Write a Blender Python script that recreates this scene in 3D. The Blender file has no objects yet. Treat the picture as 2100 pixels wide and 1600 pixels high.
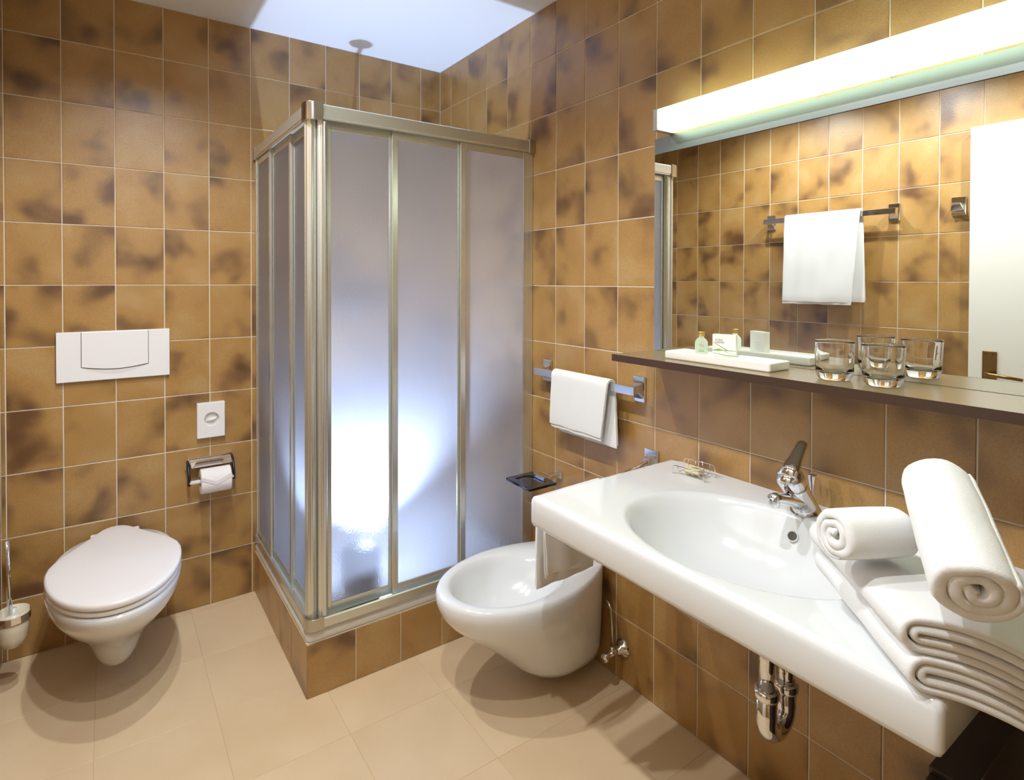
import bpy, bmesh, math, random
from mathutils import Vector, Matrix, noise

random.seed(7)
PI = math.pi
SC = bpy.context.scene
COL = SC.collection

# ------------------------------------------------------------------ camera, lights, exposure
CW = Vector((-1.4118, -2.5790, 1.3256))
YAW, PIT, ROL = 0.5962, -0.0121, 0.0018
F = Vector((math.sin(YAW) * math.cos(PIT), math.cos(YAW) * math.cos(PIT), math.sin(PIT)))
R0 = Vector((math.cos(YAW), -math.sin(YAW), 0))
U0 = R0.cross(F)
R1 = R0 * math.cos(ROL) + U0 * math.sin(ROL)
U1 = -R0 * math.sin(ROL) + U0 * math.cos(ROL)
cd = bpy.data.cameras.new('camera')
cam = bpy.data.objects.new('camera', cd)
COL.objects.link(cam)
cam.matrix_world = Matrix(((R1.x, U1.x, -F.x, CW.x), (R1.y, U1.y, -F.y, CW.y), (R1.z, U1.z, -F.z, CW.z), (0, 0, 0, 1)))
cd.sensor_width = 36.0
cd.sensor_fit = 'HORIZONTAL'
cd.lens = 1170.78 / 2100 * 36
cd.shift_x = 35.62 / 2100
cd.shift_y = -208.9 / 2100
cd.clip_start = 0.02
SC.camera = cam

SC.view_settings.view_transform = 'Standard'
SC.view_settings.look = 'None'
SC.view_settings.gamma = 1.0
SC.view_settings.use_curve_mapping = False
SC.view_settings.exposure = 0.08

wd = bpy.data.worlds.new('world')
SC.world = wd
wd.use_nodes = True
wd.node_tree.nodes['Background'].inputs[0].default_value = (0.85, 0.9, 1.0, 1)
wd.node_tree.nodes['Background'].inputs[1].default_value = 0.06

SPOT_W = 46.0          # three ceiling spotlights
TUBE_E = 4.0           # mirror lamp
GLOW_W = 7.5
FLASH_W = 130.0         # lamp standing in the shower
SPOT_COL = (0.94, 0.97, 1.0)
TUBE_COL = (0.78, 1.0, 0.70)
FLASH_COL = (0.52, 0.68, 1.0)


def light(name, kind, loc, energy, color, size=0.03, parent=None, rot=None, spot=None, blend=0.5):
    l = bpy.data.lights.new(name, kind)
    l.energy = energy
    l.color = color
    l.shadow_soft_size = size
    if kind == 'SPOT':
        l.spot_size = spot
        l.spot_blend = blend
    o = bpy.data.objects.new(name, l)
    COL.objects.link(o)
    o.location = loc
    if rot:
        o.rotation_euler = rot
    if parent:
        o.parent = parent
    return o


for yy in (-0.93, -1.50, -2.07):
    light('spotlight_beam', 'SPOT', (-1.25, yy, 2.36), SPOT_W, SPOT_COL, 0.022, spot=math.radians(150), blend=0.65)
light('shower_lamp_beam', 'SPOT', (-0.69, -0.60, 0.43), FLASH_W, FLASH_COL, 0.03, rot=(PI, 0, 0), spot=math.radians(125), blend=0.7)
light('shower_lamp_glow', 'POINT', (-0.56, -0.46, 0.41), GLOW_W, FLASH_COL, 0.05)

# ------------------------------------------------------------------ materials


def lin(r, g, b):
    f = lambda c: (c / 255 / 12.92) if c / 255 <= 0.04045 else ((c / 255 + 0.055) / 1.055) ** 2.4
    return (f(r), f(g), f(b), 1)


def mat(name, color, rough=0.5, metal=0.0, bump=None, spec=0.5, coat=0.0, emit=None, sheen=0.0, sss=0.0):
    m = bpy.data.materials.new(name)
    m.use_nodes = True
    nt = m.node_tree
    b = nt.nodes['Principled BSDF']
    b.inputs['Base Color'].default_value = color
    b.inputs['Roughness'].default_value = rough
    b.inputs['Metallic'].default_value = metal
    b.inputs['Specular IOR Level'].default_value = spec
    b.inputs['Coat Weight'].default_value = coat
    b.inputs['Sheen Weight'].default_value = sheen
    if emit:
        b.inputs['Emission Color'].default_value = emit[0]
        b.inputs['Emission Strength'].default_value = emit[1]
    if bump:
        tc = nt.nodes.new('ShaderNodeTexCoord')
        n = nt.nodes.new('ShaderNodeTexNoise')
        n.inputs['Scale'].default_value = bump[0]
        n.inputs['Detail'].default_value = 2
        bp = nt.nodes.new('ShaderNodeBump')
        bp.inputs['Strength'].default_value = bump[1]
        bp.inputs['Distance'].default_value = bump[2]
        nt.links.new(tc.outputs['Object'], n.inputs['Vector'])
        nt.links.new(n.outputs['Fac'], bp.inputs['Height'])
        nt.links.new(bp.outputs['Normal'], b.inputs['Normal'])
    return m


def tile_mat(name, base, dark, light_, rough, streak=(1, 1, 1)):
    m = bpy.data.materials.new(name)
    m.use_nodes = True
    nt = m.node_tree
    L = nt.links.new
    b = nt.nodes['Principled BSDF']
    tc = nt.nodes.new('ShaderNodeTexCoord')
    oi = nt.nodes.new('ShaderNodeObjectInfo')
    mul = nt.nodes.new('ShaderNodeMath')
    mul.operation = 'MULTIPLY'
    mul.inputs[1].default_value = 137.0
    L(oi.outputs['Random'], mul.inputs[0])
    add = nt.nodes.new('ShaderNodeVectorMath')
    add.operation = 'ADD'
    mp = nt.nodes.new('ShaderNodeMapping')
    mp.inputs['Scale'].default_value = streak
    L(tc.outputs['Object'], mp.inputs['Vector'])
    L(mp.outputs['Vector'], add.inputs[0])
    L(mul.outputs[0], add.inputs[1])
    n1 = nt.nodes.new('ShaderNodeTexNoise')
    n1.inputs['Scale'].default_value = 6.5
    n1.inputs['Detail'].default_value = 2.0
    n1.inputs['Roughness'].default_value = 0.42
    n1.inputs['Distortion'].default_value = 0.2
    L(add.outputs[0], n1.inputs['Vector'])
    cr = nt.nodes.new('ShaderNodeValToRGB')
    cr.color_ramp.interpolation = 'EASE'
    e = cr.color_ramp.elements
    e[0].position = 0.25
    e[0].color = dark
    e[1].position = 0.52
    e[1].color = base
    e2 = e.new(0.72)
    e2.color = light_
    L(n1.outputs['Fac'], cr.inputs['Fac'])
    n3 = nt.nodes.new('ShaderNodeTexNoise')
    n3.inputs['Scale'].default_value = 300
    n3.inputs['Detail'].default_value = 2
    L(add.outputs[0], n3.inputs['Vector'])
    mr = nt.nodes.new('ShaderNodeMapRange')
    mr.inputs[1].default_value = 0.3
    mr.inputs[2].default_value = 0.7
    mr.inputs[3].default_value = 0.88
    mr.inputs[4].default_value = 1.12
    L(n3.outputs['Fac'], mr.inputs[0])
    hs = nt.nodes.new('ShaderNodeHueSaturation')
    L(cr.outputs['Color'], hs.inputs['Color'])
    L(mr.outputs[0], hs.inputs['Value'])
    L(hs.outputs['Color'], b.inputs['Base Color'])
    b.inputs['Roughness'].default_value = rough
    b.inputs['Specular IOR Level'].default_value = 0.75
    b.inputs['Coat Weight'].default_value = 0.6
    b.inputs['Coat Roughness'].default_value = 0.5
    n2 = nt.nodes.new('ShaderNodeTexNoise')
    n2.inputs['Scale'].default_value = 260
    n2.inputs['Detail'].default_value = 2
    L(tc.outputs['Object'], n2.inputs['Vector'])
    bp = nt.nodes.new('ShaderNodeBump')
    bp.inputs['Strength'].default_value = 0.22
    bp.inputs['Distance'].default_value = 0.002
    L(n2.outputs['Fac'], bp.inputs['Height'])
    L(bp.outputs['Normal'], b.inputs['Normal'])
    return m


M_TILE = tile_mat('brown_tile', lin(168, 127, 66), lin(96, 60, 25), lin(176, 140, 84), 0.36)
M_GROUT = mat('grout', lin(226, 215, 195), 0.9, bump=(300, 0.2, 0.001))
M_CEIL = mat('ceiling_paint', lin(226, 228, 230), 0.9, bump=(60, 0.05, 0.001))
M_CER = mat('ceramic', lin(226, 228, 228), 0.13, spec=0.5, coat=0.3)
M_SEAT = mat('seat_plastic', lin(236, 233, 232), 0.22)
M_WHITE = mat('white_plastic', lin(238, 236, 234), 0.3)
M_WHITE2 = mat('white_plastic_recess', lin(226, 222, 216), 0.45)
M_CHROME = mat('chrome', (0.78, 0.78, 0.8, 1), 0.06, 1.0)
M_ALU = mat('brushed_aluminium', lin(214, 216, 210), 0.27, 0.8, bump=(220, 0.04, 0.0005))
M_STEEL = mat('satin_steel', lin(190, 186, 178), 0.22, 1.0)
M_STRIP = mat('satin_strip', lin(136, 142, 146), 0.34, 0.7)
M_BLACK = mat('black_plastic', (0.012, 0.012, 0.014, 1), 0.35)
M_GAPSHADE = mat('painted_gap_shade', (0.015, 0.012, 0.01, 1), 0.6)  # near-black colour standing in for shade between the corner posts
M_FLOOR = None
M_TOWEL = mat('terry', lin(232, 232, 230), 0.95, bump=(900, 0.35, 0.002), sheen=0.3, spec=0.2)
M_SHELF = mat('brown_laminate', lin(132, 114, 82), 0.24, bump=(500, 0.03, 0.0005))
M_SHELFEDGE = mat('brown_edge', lin(66, 44, 30), 0.45)
M_WOOD = mat('dark_wood', lin(46, 32, 26), 0.4, bump=(60, 0.1, 0.001))
M_DOOR = mat('door_paint', lin(232, 230, 222), 0.4)
M_BRASS = mat('aged_brass', lin(150, 120, 76), 0.28, 1.0)
M_GOLD = mat('gold_cap', lin(214, 180, 90), 0.3, 0.8)
M_TRAYW = mat('white_tray', lin(240, 238, 230), 0.25)
M_PAPER = mat('toilet_paper', lin(240, 236, 232), 0.95, bump=(200, 0.15, 0.001))
M_SOAP = mat('soap', lin(232, 222, 176), 0.45)
M_INK = mat('grey_ink', lin(150, 145, 135), 0.7)
M_INKG = mat('green_print', lin(120, 170, 40), 0.6)
M_INKB = mat('olive_print', lin(110, 105, 40), 0.6)
M_DARKHOLE = mat('dark_hole', lin(60, 56, 40), 0.5)


def glass_mat(name, color, rough, ior, transl=None, bump=None, trans_col=(1, 1, 1, 1)):
    m = bpy.data.materials.new(name)
    m.use_nodes = True
    nt = m.node_tree
    L = nt.links.new
    nt.nodes.remove(nt.nodes['Principled BSDF'])
    out = nt.nodes['Material Output']
    g = nt.nodes.new('ShaderNodeBsdfGlass')
    g.inputs['Color'].default_value = color
    g.inputs['Roughness'].default_value = rough
    g.inputs['IOR'].default_value = ior
    last = g.outputs[0]
    bpn = None
    if bump:
        tc = nt.nodes.new('ShaderNodeTexCoord')
        n = nt.nodes.new('ShaderNodeTexNoise')
        n.inputs['Scale'].default_value = bump[0]
        n.inputs['Detail'].default_value = 1.5
        bpn = nt.nodes.new('ShaderNodeBump')
        bpn.inputs['Strength'].default_value = bump[1]
        bpn.inputs['Distance'].default_value = bump[2]
        L(tc.outputs['Object'], n.inputs['Vector'])
        L(n.outputs['Fac'], bpn.inputs['Height'])
        L(bpn.outputs['Normal'], g.inputs['Normal'])
    if transl:
        t = nt.nodes.new('ShaderNodeBsdfTranslucent')
        t.inputs['Color'].default_value = trans_col
        mx = nt.nodes.new('ShaderNodeMixShader')
        mx.inputs[0].default_value = transl
        L(last, mx.inputs[1])
        L(t.outputs[0], mx.inputs[2])
        if bpn:
            L(bpn.outputs['Normal'], t.inputs['Normal'])
        last = mx.outputs[0]
    L(last, out.inputs['Surface'])
    return m


M_GLASS = glass_mat('clear_glass', (1.0, 1.0, 1.0, 1), 0.0, 1.45)
M_FROST = bpy.data.materials.new('frosted_glass')
M_FROST.use_nodes = True
_n = M_FROST.node_tree
_n.nodes.remove(_n.nodes['Principled BSDF'])
_rf = _n.nodes.new('ShaderNodeBsdfRefraction')
_rf.inputs['Roughness'].default_value = 0.30
_rf.inputs['IOR'].default_value = 1.25
_rf.inputs['Color'].default_value = (0.97, 0.97, 1, 1)
_tr = _n.nodes.new('ShaderNodeBsdfTranslucent')
_tr.inputs['Color'].default_value = (0.92, 0.94, 1, 1)
_gl = _n.nodes.new('ShaderNodeBsdfGlossy')
_gl.inputs['Roughness'].default_value = 0.16
_fr = _n.nodes.new('ShaderNodeFresnel')
_fr.inputs['IOR'].default_value = 1.75
_tc = _n.nodes.new('ShaderNodeTexCoord')
_no = _n.nodes.new('ShaderNodeTexNoise')
_no.inputs['Scale'].default_value = 240
_no.inputs['Detail'].default_value = 1.5
_bp = _n.nodes.new('ShaderNodeBump')
_bp.inputs['Strength'].default_value = 0.6
_bp.inputs['Distance'].default_value = 0.003
_m1 = _n.nodes.new('ShaderNodeMixShader')
_m1.inputs[0].default_value = 0.34
_m2 = _n.nodes.new('ShaderNodeMixShader')
_n.links.new(_tc.outputs['Object'], _no.inputs['Vector'])
_n.links.new(_no.outputs['Fac'], _bp.inputs['Height'])
for _x in (_rf, _gl):
    _n.links.new(_bp.outputs['Normal'], _x.inputs['Normal'])
_n.links.new(_rf.outputs[0], _m1.inputs[1])
_n.links.new(_tr.outputs[0], _m1.inputs[2])
_n.links.new(_fr.outputs[0], _m2.inputs[0])
_n.links.new(_m1.outputs[0], _m2.inputs[1])
_n.links.new(_gl.outputs[0], _m2.inputs[2])
_n.links.new(_m2.outputs[0], _n.nodes['Material Output'].inputs['Surface'])
M_SMOKE = glass_mat('smoked_glass', (0.60, 0.64, 0.74, 1), 0.0, 1.5)
M_MILK = mat('milk_glass', lin(234, 224, 202), 0.32, coat=0.3)
M_MIRROR = mat('mirror', (0.90, 0.93, 0.90, 1), 0.0, 1.0)
M_TUBE = mat('lamp_diffuser', (0.9, 0.9, 0.9, 1), 0.4, emit=((TUBE_COL[0], TUBE_COL[1], TUBE_COL[2], 1), TUBE_E))
M_LENS = mat('spot_lens', (0.9, 0.9, 0.9, 1), 0.4, emit=((1, 0.9, 0.75, 1), 6))
M_BOTTLE = glass_mat('bottle_plastic', (0.95, 0.99, 0.93, 1), 0.3, 1.2, transl=0.6, trans_col=(0.9, 0.97, 0.86, 1))


def floor_mat():
    m = mat('beige_floor', lin(222, 190, 150), 0.42, bump=(90, 0.08, 0.001))
    nt = m.node_tree
    L = nt.links.new
    b = nt.nodes['Principled BSDF']
    tc = nt.nodes.new('ShaderNodeTexCoord')
    n = nt.nodes.new('ShaderNodeTexNoise')
    n.inputs['Scale'].default_value = 5
    n.inputs['Detail'].default_value = 5
    oi = nt.nodes.new('ShaderNodeObjectInfo')
    add = nt.nodes.new('ShaderNodeVectorMath')
    L(tc.outputs['Object'], add.inputs[0])
    mu = nt.nodes.new('ShaderNodeMath')
    mu.operation = 'MULTIPLY'
    mu.inputs[1].default_value = 40
    L(oi.outputs['Random'], mu.inputs[0])
    L(mu.outputs[0], add.inputs[1])
    L(add.outputs[0], n.inputs['Vector'])
    cr = nt.nodes.new('ShaderNodeValToRGB')
    cr.color_ramp.elements[0].position = 0.35
    cr.color_ramp.elements[0].color = lin(216, 190, 152)
    cr.color_ramp.elements[1].position = 0.7
    cr.color_ramp.elements[1].color = lin(224, 200, 164)
    L(n.outputs['Fac'], cr.inputs['Fac'])
    L(cr.outputs['Color'], b.inputs['Base Color'])
    return m


M_FLOOR = floor_mat()
M_FJOINT = mat('floor_joint', lin(198, 170, 136), 0.8)

# ------------------------------------------------------------------ mesh helpers


def link(name, bm, m, parent=None, smooth=False, bevel=0, bseg=2, angle=35, subsurf=0):
    me = bpy.data.meshes.new(name)
    bm.normal_update()
    bm.to_mesh(me)
    bm.free()
    if isinstance(m, (list, tuple)):
        for q in m:
            me.materials.append(q)
    else:
        me.materials.append(m)
    o = bpy.data.objects.new(name, me)
    COL.objects.link(o)
    if smooth:
        for p in me.polygons:
            p.use_smooth = True
    if bevel:
        md = o.modifiers.new('bevel', 'BEVEL')
        md.width = bevel
        md.segments = bseg
        md.limit_method = 'ANGLE'
        md.angle_limit = math.radians(angle)
        md.harden_normals = True
        for p in me.polygons:
            p.use_smooth = True
    if subsurf:
        md = o.modifiers.new('sub', 'SUBSURF')
        md.levels = subsurf
        md.render_levels = subsurf
    if parent:
        # parents carry translation and rotation only; meshes are written in world space
        o.parent = parent
        o.matrix_parent_inverse = PM[parent.name].inverted() if parent.name in PM else Matrix.Identity(4)
    return o


PM = {}


def empty(name, loc, label, cat, group=None):
    o = bpy.data.objects.new(name, None)
    o.empty_display_size = 0.05
    COL.objects.link(o)
    o.location = loc
    PM[o.name] = Matrix.Translation(Vector(loc))
    o['label'] = label
    o['category'] = cat
    if group:
        o['group'] = group
    return o


def tag(o, label, cat, group=None):
    o['label'] = label
    o['category'] = cat
    if group:
        o['group'] = group
    return o


def BM():
    return bmesh.new()


def box(bm, x0, x1, y0, y1, z0, z1):
    v = [bm.verts.new((x, y, z)) for x in (x0, x1) for y in (y0, y1) for z in (z0, z1)]
    for a in ((0, 1, 3, 2), (4, 6, 7, 5), (0, 4, 5, 1), (2, 3, 7, 6), (0, 2, 6, 4), (1, 5, 7, 3)):
        bm.faces.new([v[i] for i in a])
    return bm


def mbox(*a):
    return box(BM(), *a)


def loft(bm, rings, cap0=True, cap1=True, closed=True):
    vs = [[bm.verts.new(p) for p in r] for r in rings]
    n = len(vs[0])
    for i in range(len(vs) - 1):
        for j in range(n if closed else n - 1):
            k = (j + 1) % n
            bm.faces.new((vs[i][j], vs[i][k], vs[i + 1][k], vs[i + 1][j]))
    if cap0:
        bm.faces.new(list(reversed(vs[0])))
    if cap1:
        bm.faces.new(vs[-1])
    return bm


def frame_for(d):
    d = d.normalized()
    up = Vector((0, 0, 1)) if abs(d.z) < 0.95 else Vector((0, 1, 0))
    a = d.cross(up).normalized()
    return a, a.cross(d).normalized()


def tube(bm, pts, r, n=12, cap=True, flat=1.0):
    pts = [Vector(p) for p in pts]
    rs = r if isinstance(r, (list, tuple)) else [r] * len(pts)
    rings = []
    a = None
    for i, p in enumerate(pts):
        d = (pts[min(i + 1, len(pts) - 1)] - pts[max(i - 1, 0)])
        if a is None:
            a, b = frame_for(d)
        else:
            dn = d.normalized()
            a = (a - dn * a.dot(dn)).normalized()
            b = a.cross(dn).normalized()
        rings.append([p + a * (rs[i] * math.cos(t)) + b * (rs[i] * flat * math.sin(t)) for t in [2 * PI * k / n for k in range(n)]])
    return loft(bm, rings, cap, cap)


def arc_pts(c, r, a0, a1, ax1, ax2, n=8):
    c, ax1, ax2 = Vector(c), Vector(ax1), Vector(ax2)
    return [c + ax1 * (r * math.cos(a0 + (a1 - a0) * i / n)) + ax2 * (r * math.sin(a0 + (a1 - a0) * i / n)) for i in range(n + 1)]


def lathe(bm, c, prof, n=32, axis=(0, 0, 1), cap0=True, cap1=True):
    c = Vector(c)
    ax = Vector(axis).normalized()
    a, b = frame_for(ax)
    rings = [[c + ax * h + (a * math.cos(t) + b * math.sin(t)) * max(r, 1e-5) for t in [2 * PI * k / n for k in range(n)]] for r, h in prof]
    return loft(bm, rings, cap0, cap1)


def fixn(bm):
    bmesh.ops.recalc_face_normals(bm, faces=bm.faces)
    return bm


def ribbon_loft(bm, rings, m):
    """rings made of m points plus the same m points back: ends closed with a strip of quads"""
    vs = [[bm.verts.new(p) for p in r] for r in rings]
    n = len(vs[0])
    for i in range(len(vs) - 1):
        for j in range(n):
            k = (j + 1) % n
            bm.faces.new((vs[i][j], vs[i][k], vs[i + 1][k], vs[i + 1][j]))
    for ring, flip in ((vs[0], True), (vs[-1], False)):
        for i in range(m - 1):
            q = (ring[i], ring[i + 1], ring[2 * m - 2 - i], ring[2 * m - 1 - i])
            bm.faces.new(tuple(reversed(q)) if flip else q)
    return bm


# ------------------------------------------------------------------ room shell
TH, TW = 0.22, 0.15954
ZH = 2.390
XL, YF = -1.72, -3.10
G = 0.0017    # half grout line
ROWS = [0.0] + [(0.9514 + r) * TH for r in range(10)] + [ZH]
tile_cache = {}


def tile_mesh(w, h, name='tile', mtl=None, t=0.004, bev=0.0012):
    """front face towards local -Y, centred, thickness t behind"""
    key = (round(w, 4), round(h, 4), name)
    if key in tile_cache:
        return tile_cache[key]
    bm = BM()
    rings = []
    for (ins, y) in ((0, t), (0, bev * 0.8), (bev, 0)):
        a, b = w / 2 - ins, h / 2 - ins
        rings.append([(-a, y, -b), (a, y, -b), (a, y, b), (-a, y, b)])
    loft(bm, rings, cap0=False)
    me = bpy.data.meshes.new(name)
    fixn(bm)
    # make sure the front looks along -Y
    for f in bm.faces:
        if abs(f.normal.y) > 0.9 and f.normal.y > 0:
            bmesh.ops.reverse_faces(bm, faces=bm.faces)
            break
    bm.to_mesh(me)
    bm.free()
    me.materials.append(mtl or M_TILE)
    tile_cache[key] = me
    return me


def put_tile(parent, u0, u1, v0, v1, place, rotz, name='tile', g=G):
    w, h = u1 - u0 - 2 * g, v1 - v0 - 2 * g
    if w < 0.006 or h < 0.006:
        return
    me = tile_mesh(w, h, name)
    o = bpy.data.objects.new(name, me)
    COL.objects.link(o)
    o.parent = parent
    o.location = place((u0 + u1) / 2, (v0 + v1) / 2)
    jit = 0.0012
    o.rotation_euler = (random.uniform(-jit, jit), random.uniform(-jit * .5, jit * .5), rotz + random.uniform(-jit, jit))


def struct(name, bm, m, **k):
    o = link(name, bm, m, **k)
    o['kind'] = 'structure'
    return o


GB = 0.0022  # grout recessed behind the tile faces
wb = struct('wall_back', mbox(XL - 0.1, 0.1, GB, 0.1, 0, ZH), M_GROUT)
wr = struct('wall_right', mbox(GB, 0.1, YF, 0.0, 0, ZH), M_GROUT)
wl = struct('wall_left', mbox(XL - 0.1, XL - GB, YF, 0.0, 0, ZH), M_GROUT)
wf = struct('wall_front', mbox(XL - 0.1, 0.1, YF - 0.1, YF - GB, 0, ZH), M_GROUT)


def cols(first, total):
    c = [0.0, first]
    while c[-1] + TW < total:
        c.append(c[-1] + TW)
    c.append(total)
    return c


CB = cols(0.1095, -XL)
CR = cols(0.1129, -YF)
CL = cols(0.1290, -YF)
for i in range(len(CB) - 1):
    for j in range(len(ROWS) - 1):
        put_tile(wb, CB[i], CB[i + 1], ROWS[j], ROWS[j + 1], lambda u, v: (-u, 0, v), 0)
        put_tile(wf, CB[i], CB[i + 1], ROWS[j], ROWS[j + 1], lambda u, v: (-u, YF, v), PI)
ROWSL = [0.0] + [z + 0.018 for z in ROWS[1:-1]] + [ZH]
for i in range(len(CR) - 1):
    for j in range(len(ROWS) - 1):
        put_tile(wr, CR[i], CR[i + 1], ROWS[j], ROWS[j + 1], lambda u, v: (0, -u, v), -PI / 2)
for i in range(len(CL) - 1):
    for j in range(len(ROWS) - 1):
        put_tile(wl, CL[i], CL[i + 1], ROWSL[j], ROWSL[j + 1], lambda u, v: (XL, -u, v), PI / 2)

ceil = struct('ceiling', mbox(XL - 0.1, 0.1, YF - 0.1, 0.1, ZH, ZH + 0.08), M_CEIL)
flo = struct('floor', mbox(XL - 0.1, 0.1, YF - 0.1, 0.1, -0.08, -0.0008), M_FJOINT)
FX = [0.0, -0.21, -0.52, -0.83, -1.14, -1.45, XL]
FY = [0.0, -0.045, -0.355, -0.665, -0.975, -1.285, -1.595, -1.905, -2.215, -2.525, -2.835, YF]
for i in range(len(FX) - 1):
    for j in range(len(FY) - 1):
        x1, x0, y1, y0 = FX[i], FX[i + 1], FY[j], FY[j + 1]
        me = tile_mesh(x1 - x0 - 0.0010, y1 - y0 - 0.0010, 'floor_tile', M_FLOOR, t=0.003, bev=0.0006)
        o = bpy.data.objects.new('floor_tile', me)
        COL.objects.link(o)
        o.parent = flo
        o.location = ((x0 + x1) / 2, (y0 + y1) / 2, 0)
        o.rotation_euler = (-PI / 2, 0, 0)

# door leaf standing against the left wall (seen in the mirror)
dr = struct('door_1', mbox(XL + 0.012, XL + 0.055, -2.50, -1.693, 0.008, 1.988), M_DOOR, bevel=0.002)
DXf = XL + 0.055
link('door_plate', mbox(DXf, DXf + 0.006, -1.790, -1.742, 0.86, 1.036), M_BRASS, dr, bevel=0.002)
b = BM()
tube(b, [(DXf + 0.003, -1.766, 0.945), (DXf + 0.045, -1.766, 0.945), (DXf + 0.055, -1.776, 0.944), (DXf + 0.057, -1.80, 0.942), (DXf + 0.057, -1.885, 0.935)], [0.009, 0.008, 0.008, 0.008, 0.0065], 12)
link('door_handle', b, M_BRASS, dr, smooth=True)
for dz in (1.024, 0.872):
    b = BM()
    for dy in (-0.012, 0.012):
        lathe(b, (DXf + 0.006, -1.766 + dy, dz), [(0.003, 0), (0.003, 0.0015)], 10, (1, 0, 0))
    link('screw', b, M_DARKHOLE, dr)
link('latch_plate', mbox(XL + 0.022, XL + 0.045, -1.693, -1.691, 0.93, 1.00), M_BRASS, dr)

# ceiling spotlights
for k, yy in enumerate((-0.93, -1.50, -2.07)):
    lab = ['round recessed ceiling spotlight nearest the toilet wall', 'middle one of three round recessed ceiling spotlights', 'round recessed ceiling spotlight farthest from the toilet wall'][k]
    e = empty('ceiling_spotlight', (-1.25, yy, ZH), lab, 'light', 'recessed ceiling spotlights')
    b = BM()
    lathe(b, (-1.25, yy, ZH - 0.008), [(0.032, 0.006), (0.032, 0.001), (0.036, 0), (0.046, 0.001), (0.048, 0.0079)], 32, cap0=False, cap1=False)
    link('trim_ring', fixn(b), M_CHROME, e, smooth=True)
    b = BM()
    lathe(b, (-1.25, yy, ZH - 0.004), [(0.031, 0), (0.031, 0.0038)], 24)
    link('lens', b, M_LENS, e)

# ------------------------------------------------------------------ shower
kerb = struct('trim_1', mbox(-0.895, -0.003, -0.764, -0.003, 0.0, 0.174), M_GROUT)
put = lambda a, b_, place, rz: put_tile(kerb, a, b_, 0.0, 0.172, place, rz)
kx = [0.0, 0.085, 0.247, 0.41, 0.573, 0.735, 0.897]
for i in range(len(kx) - 1):
    put(kx[i], kx[i + 1], lambda u, v: (-u, -0.7665, v + 0.0005), 0)
ky = [0.0, 0.108, 0.268, 0.428, 0.59, 0.7665]
for i in range(len(ky) - 1):
    # outward normal -X : local -Y turned to -X
    put(ky[i], ky[i + 1], lambda u, v: (-0.8975, -u, v + 0.0005), -PI / 2)

t = empty('shower_tray', (-0.45, -0.38, 0.174), 'white shower tray with a raised rim on the tiled kerb', 'shower tray')
b = BM()


def rrect(x0, x1, y0, y1, r, z, n=6):
    p = []
    for cx, cy, a in ((x1 - r, y1 - r, 0), (x0 + r, y1 - r, PI / 2), (x0 + r, y0 + r, PI), (x1 - r, y0 + r, 1.5 * PI)):
        for i in range(n + 1):
            q = a + PI / 2 * i / n
            p.append((cx + r * math.cos(q), cy + r * math.sin(q), z))
    return p


rings = [rrect(-0.892, -0.004, -0.760, -0.004, 0.012, 0.174), rrect(-0.895, -0.003, -0.764, -0.003, 0.014, 0.180),
         rrect(-0.897, -0.003, -0.766, -0.003, 0.016, 0.195), rrect(-0.893, -0.003, -0.762, -0.003, 0.016, 0.210),
         rrect(-0.882, -0.008, -0.752, -0.008, 0.016, 0.2165), rrect(-0.83, -0.055, -0.70, -0.055, 0.03, 0.2165),
         rrect(-0.815, -0.07, -0.685, -0.07, 0.04, 0.205), rrect(-0.80, -0.085, -0.67, -0.085, 0.05, 0.190),
         rrect(-0.60, -0.25, -0.50, -0.25, 0.05, 0.182)]
loft(b, rings)
link('tray_body', fixn(b), M_CER, t, smooth=True)
b = BM()
lathe(b, (-0.43, -0.38, 0.1825), [(0.040, 0), (0.040, 0.002), (0.034, 0.004), (0.0, 0.004)], 28)
link('drain_cover', fixn(b), M_CHROME, t, smooth=True)

cab = empty('shower_enclosure', (-0.45, -0.38, 0.217), 'corner shower enclosure with aluminium frame and sliding frosted glass panels', 'shower')
ZB0, ZB1, ZT0, ZT1 = 0.2168, 0.250, 1.836, 1.884


def rail(name, along_x, z0, z1, depth0, depth1, a0, a1, lipup):
    """extruded rail with a lip profile; depth measured outward"""
    if along_x:
        P = lambda u, d, z: (u, -d, z)
    else:
        P = lambda u, d, z: (-d, u, z)
    h = z1 - z0
    if lipup:
        prof = [(depth0, z0), (depth1 - 0.002, z0), (depth1, z0 + 0.003), (depth1, z1 - 0.003), (depth1 - 0.003, z1), (depth1 - 0.006, z1), (depth1 - 0.007, z0 + h * 0.55), (depth0, z0 + h * 0.5)]
    else:
        prof = [(depth0, z1), (depth1 - 0.004, z1), (depth1, z1 - 0.004), (depth1, z0 + 0.008), (depth1 - 0.003, z0 + 0.004), (depth1 - 0.003, z0), (depth1 - 0.006, z0), (depth1 - 0.008, z0 + h * 0.5), (depth0, z0 + h * 0.5)]
    bm = BM()
    loft(bm, [[P(a0, d, z) for d, z in prof], [P(a1, d, z) for d, z in prof]])
    return link(name, fixn(bm), M_ALU, cab)


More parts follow.
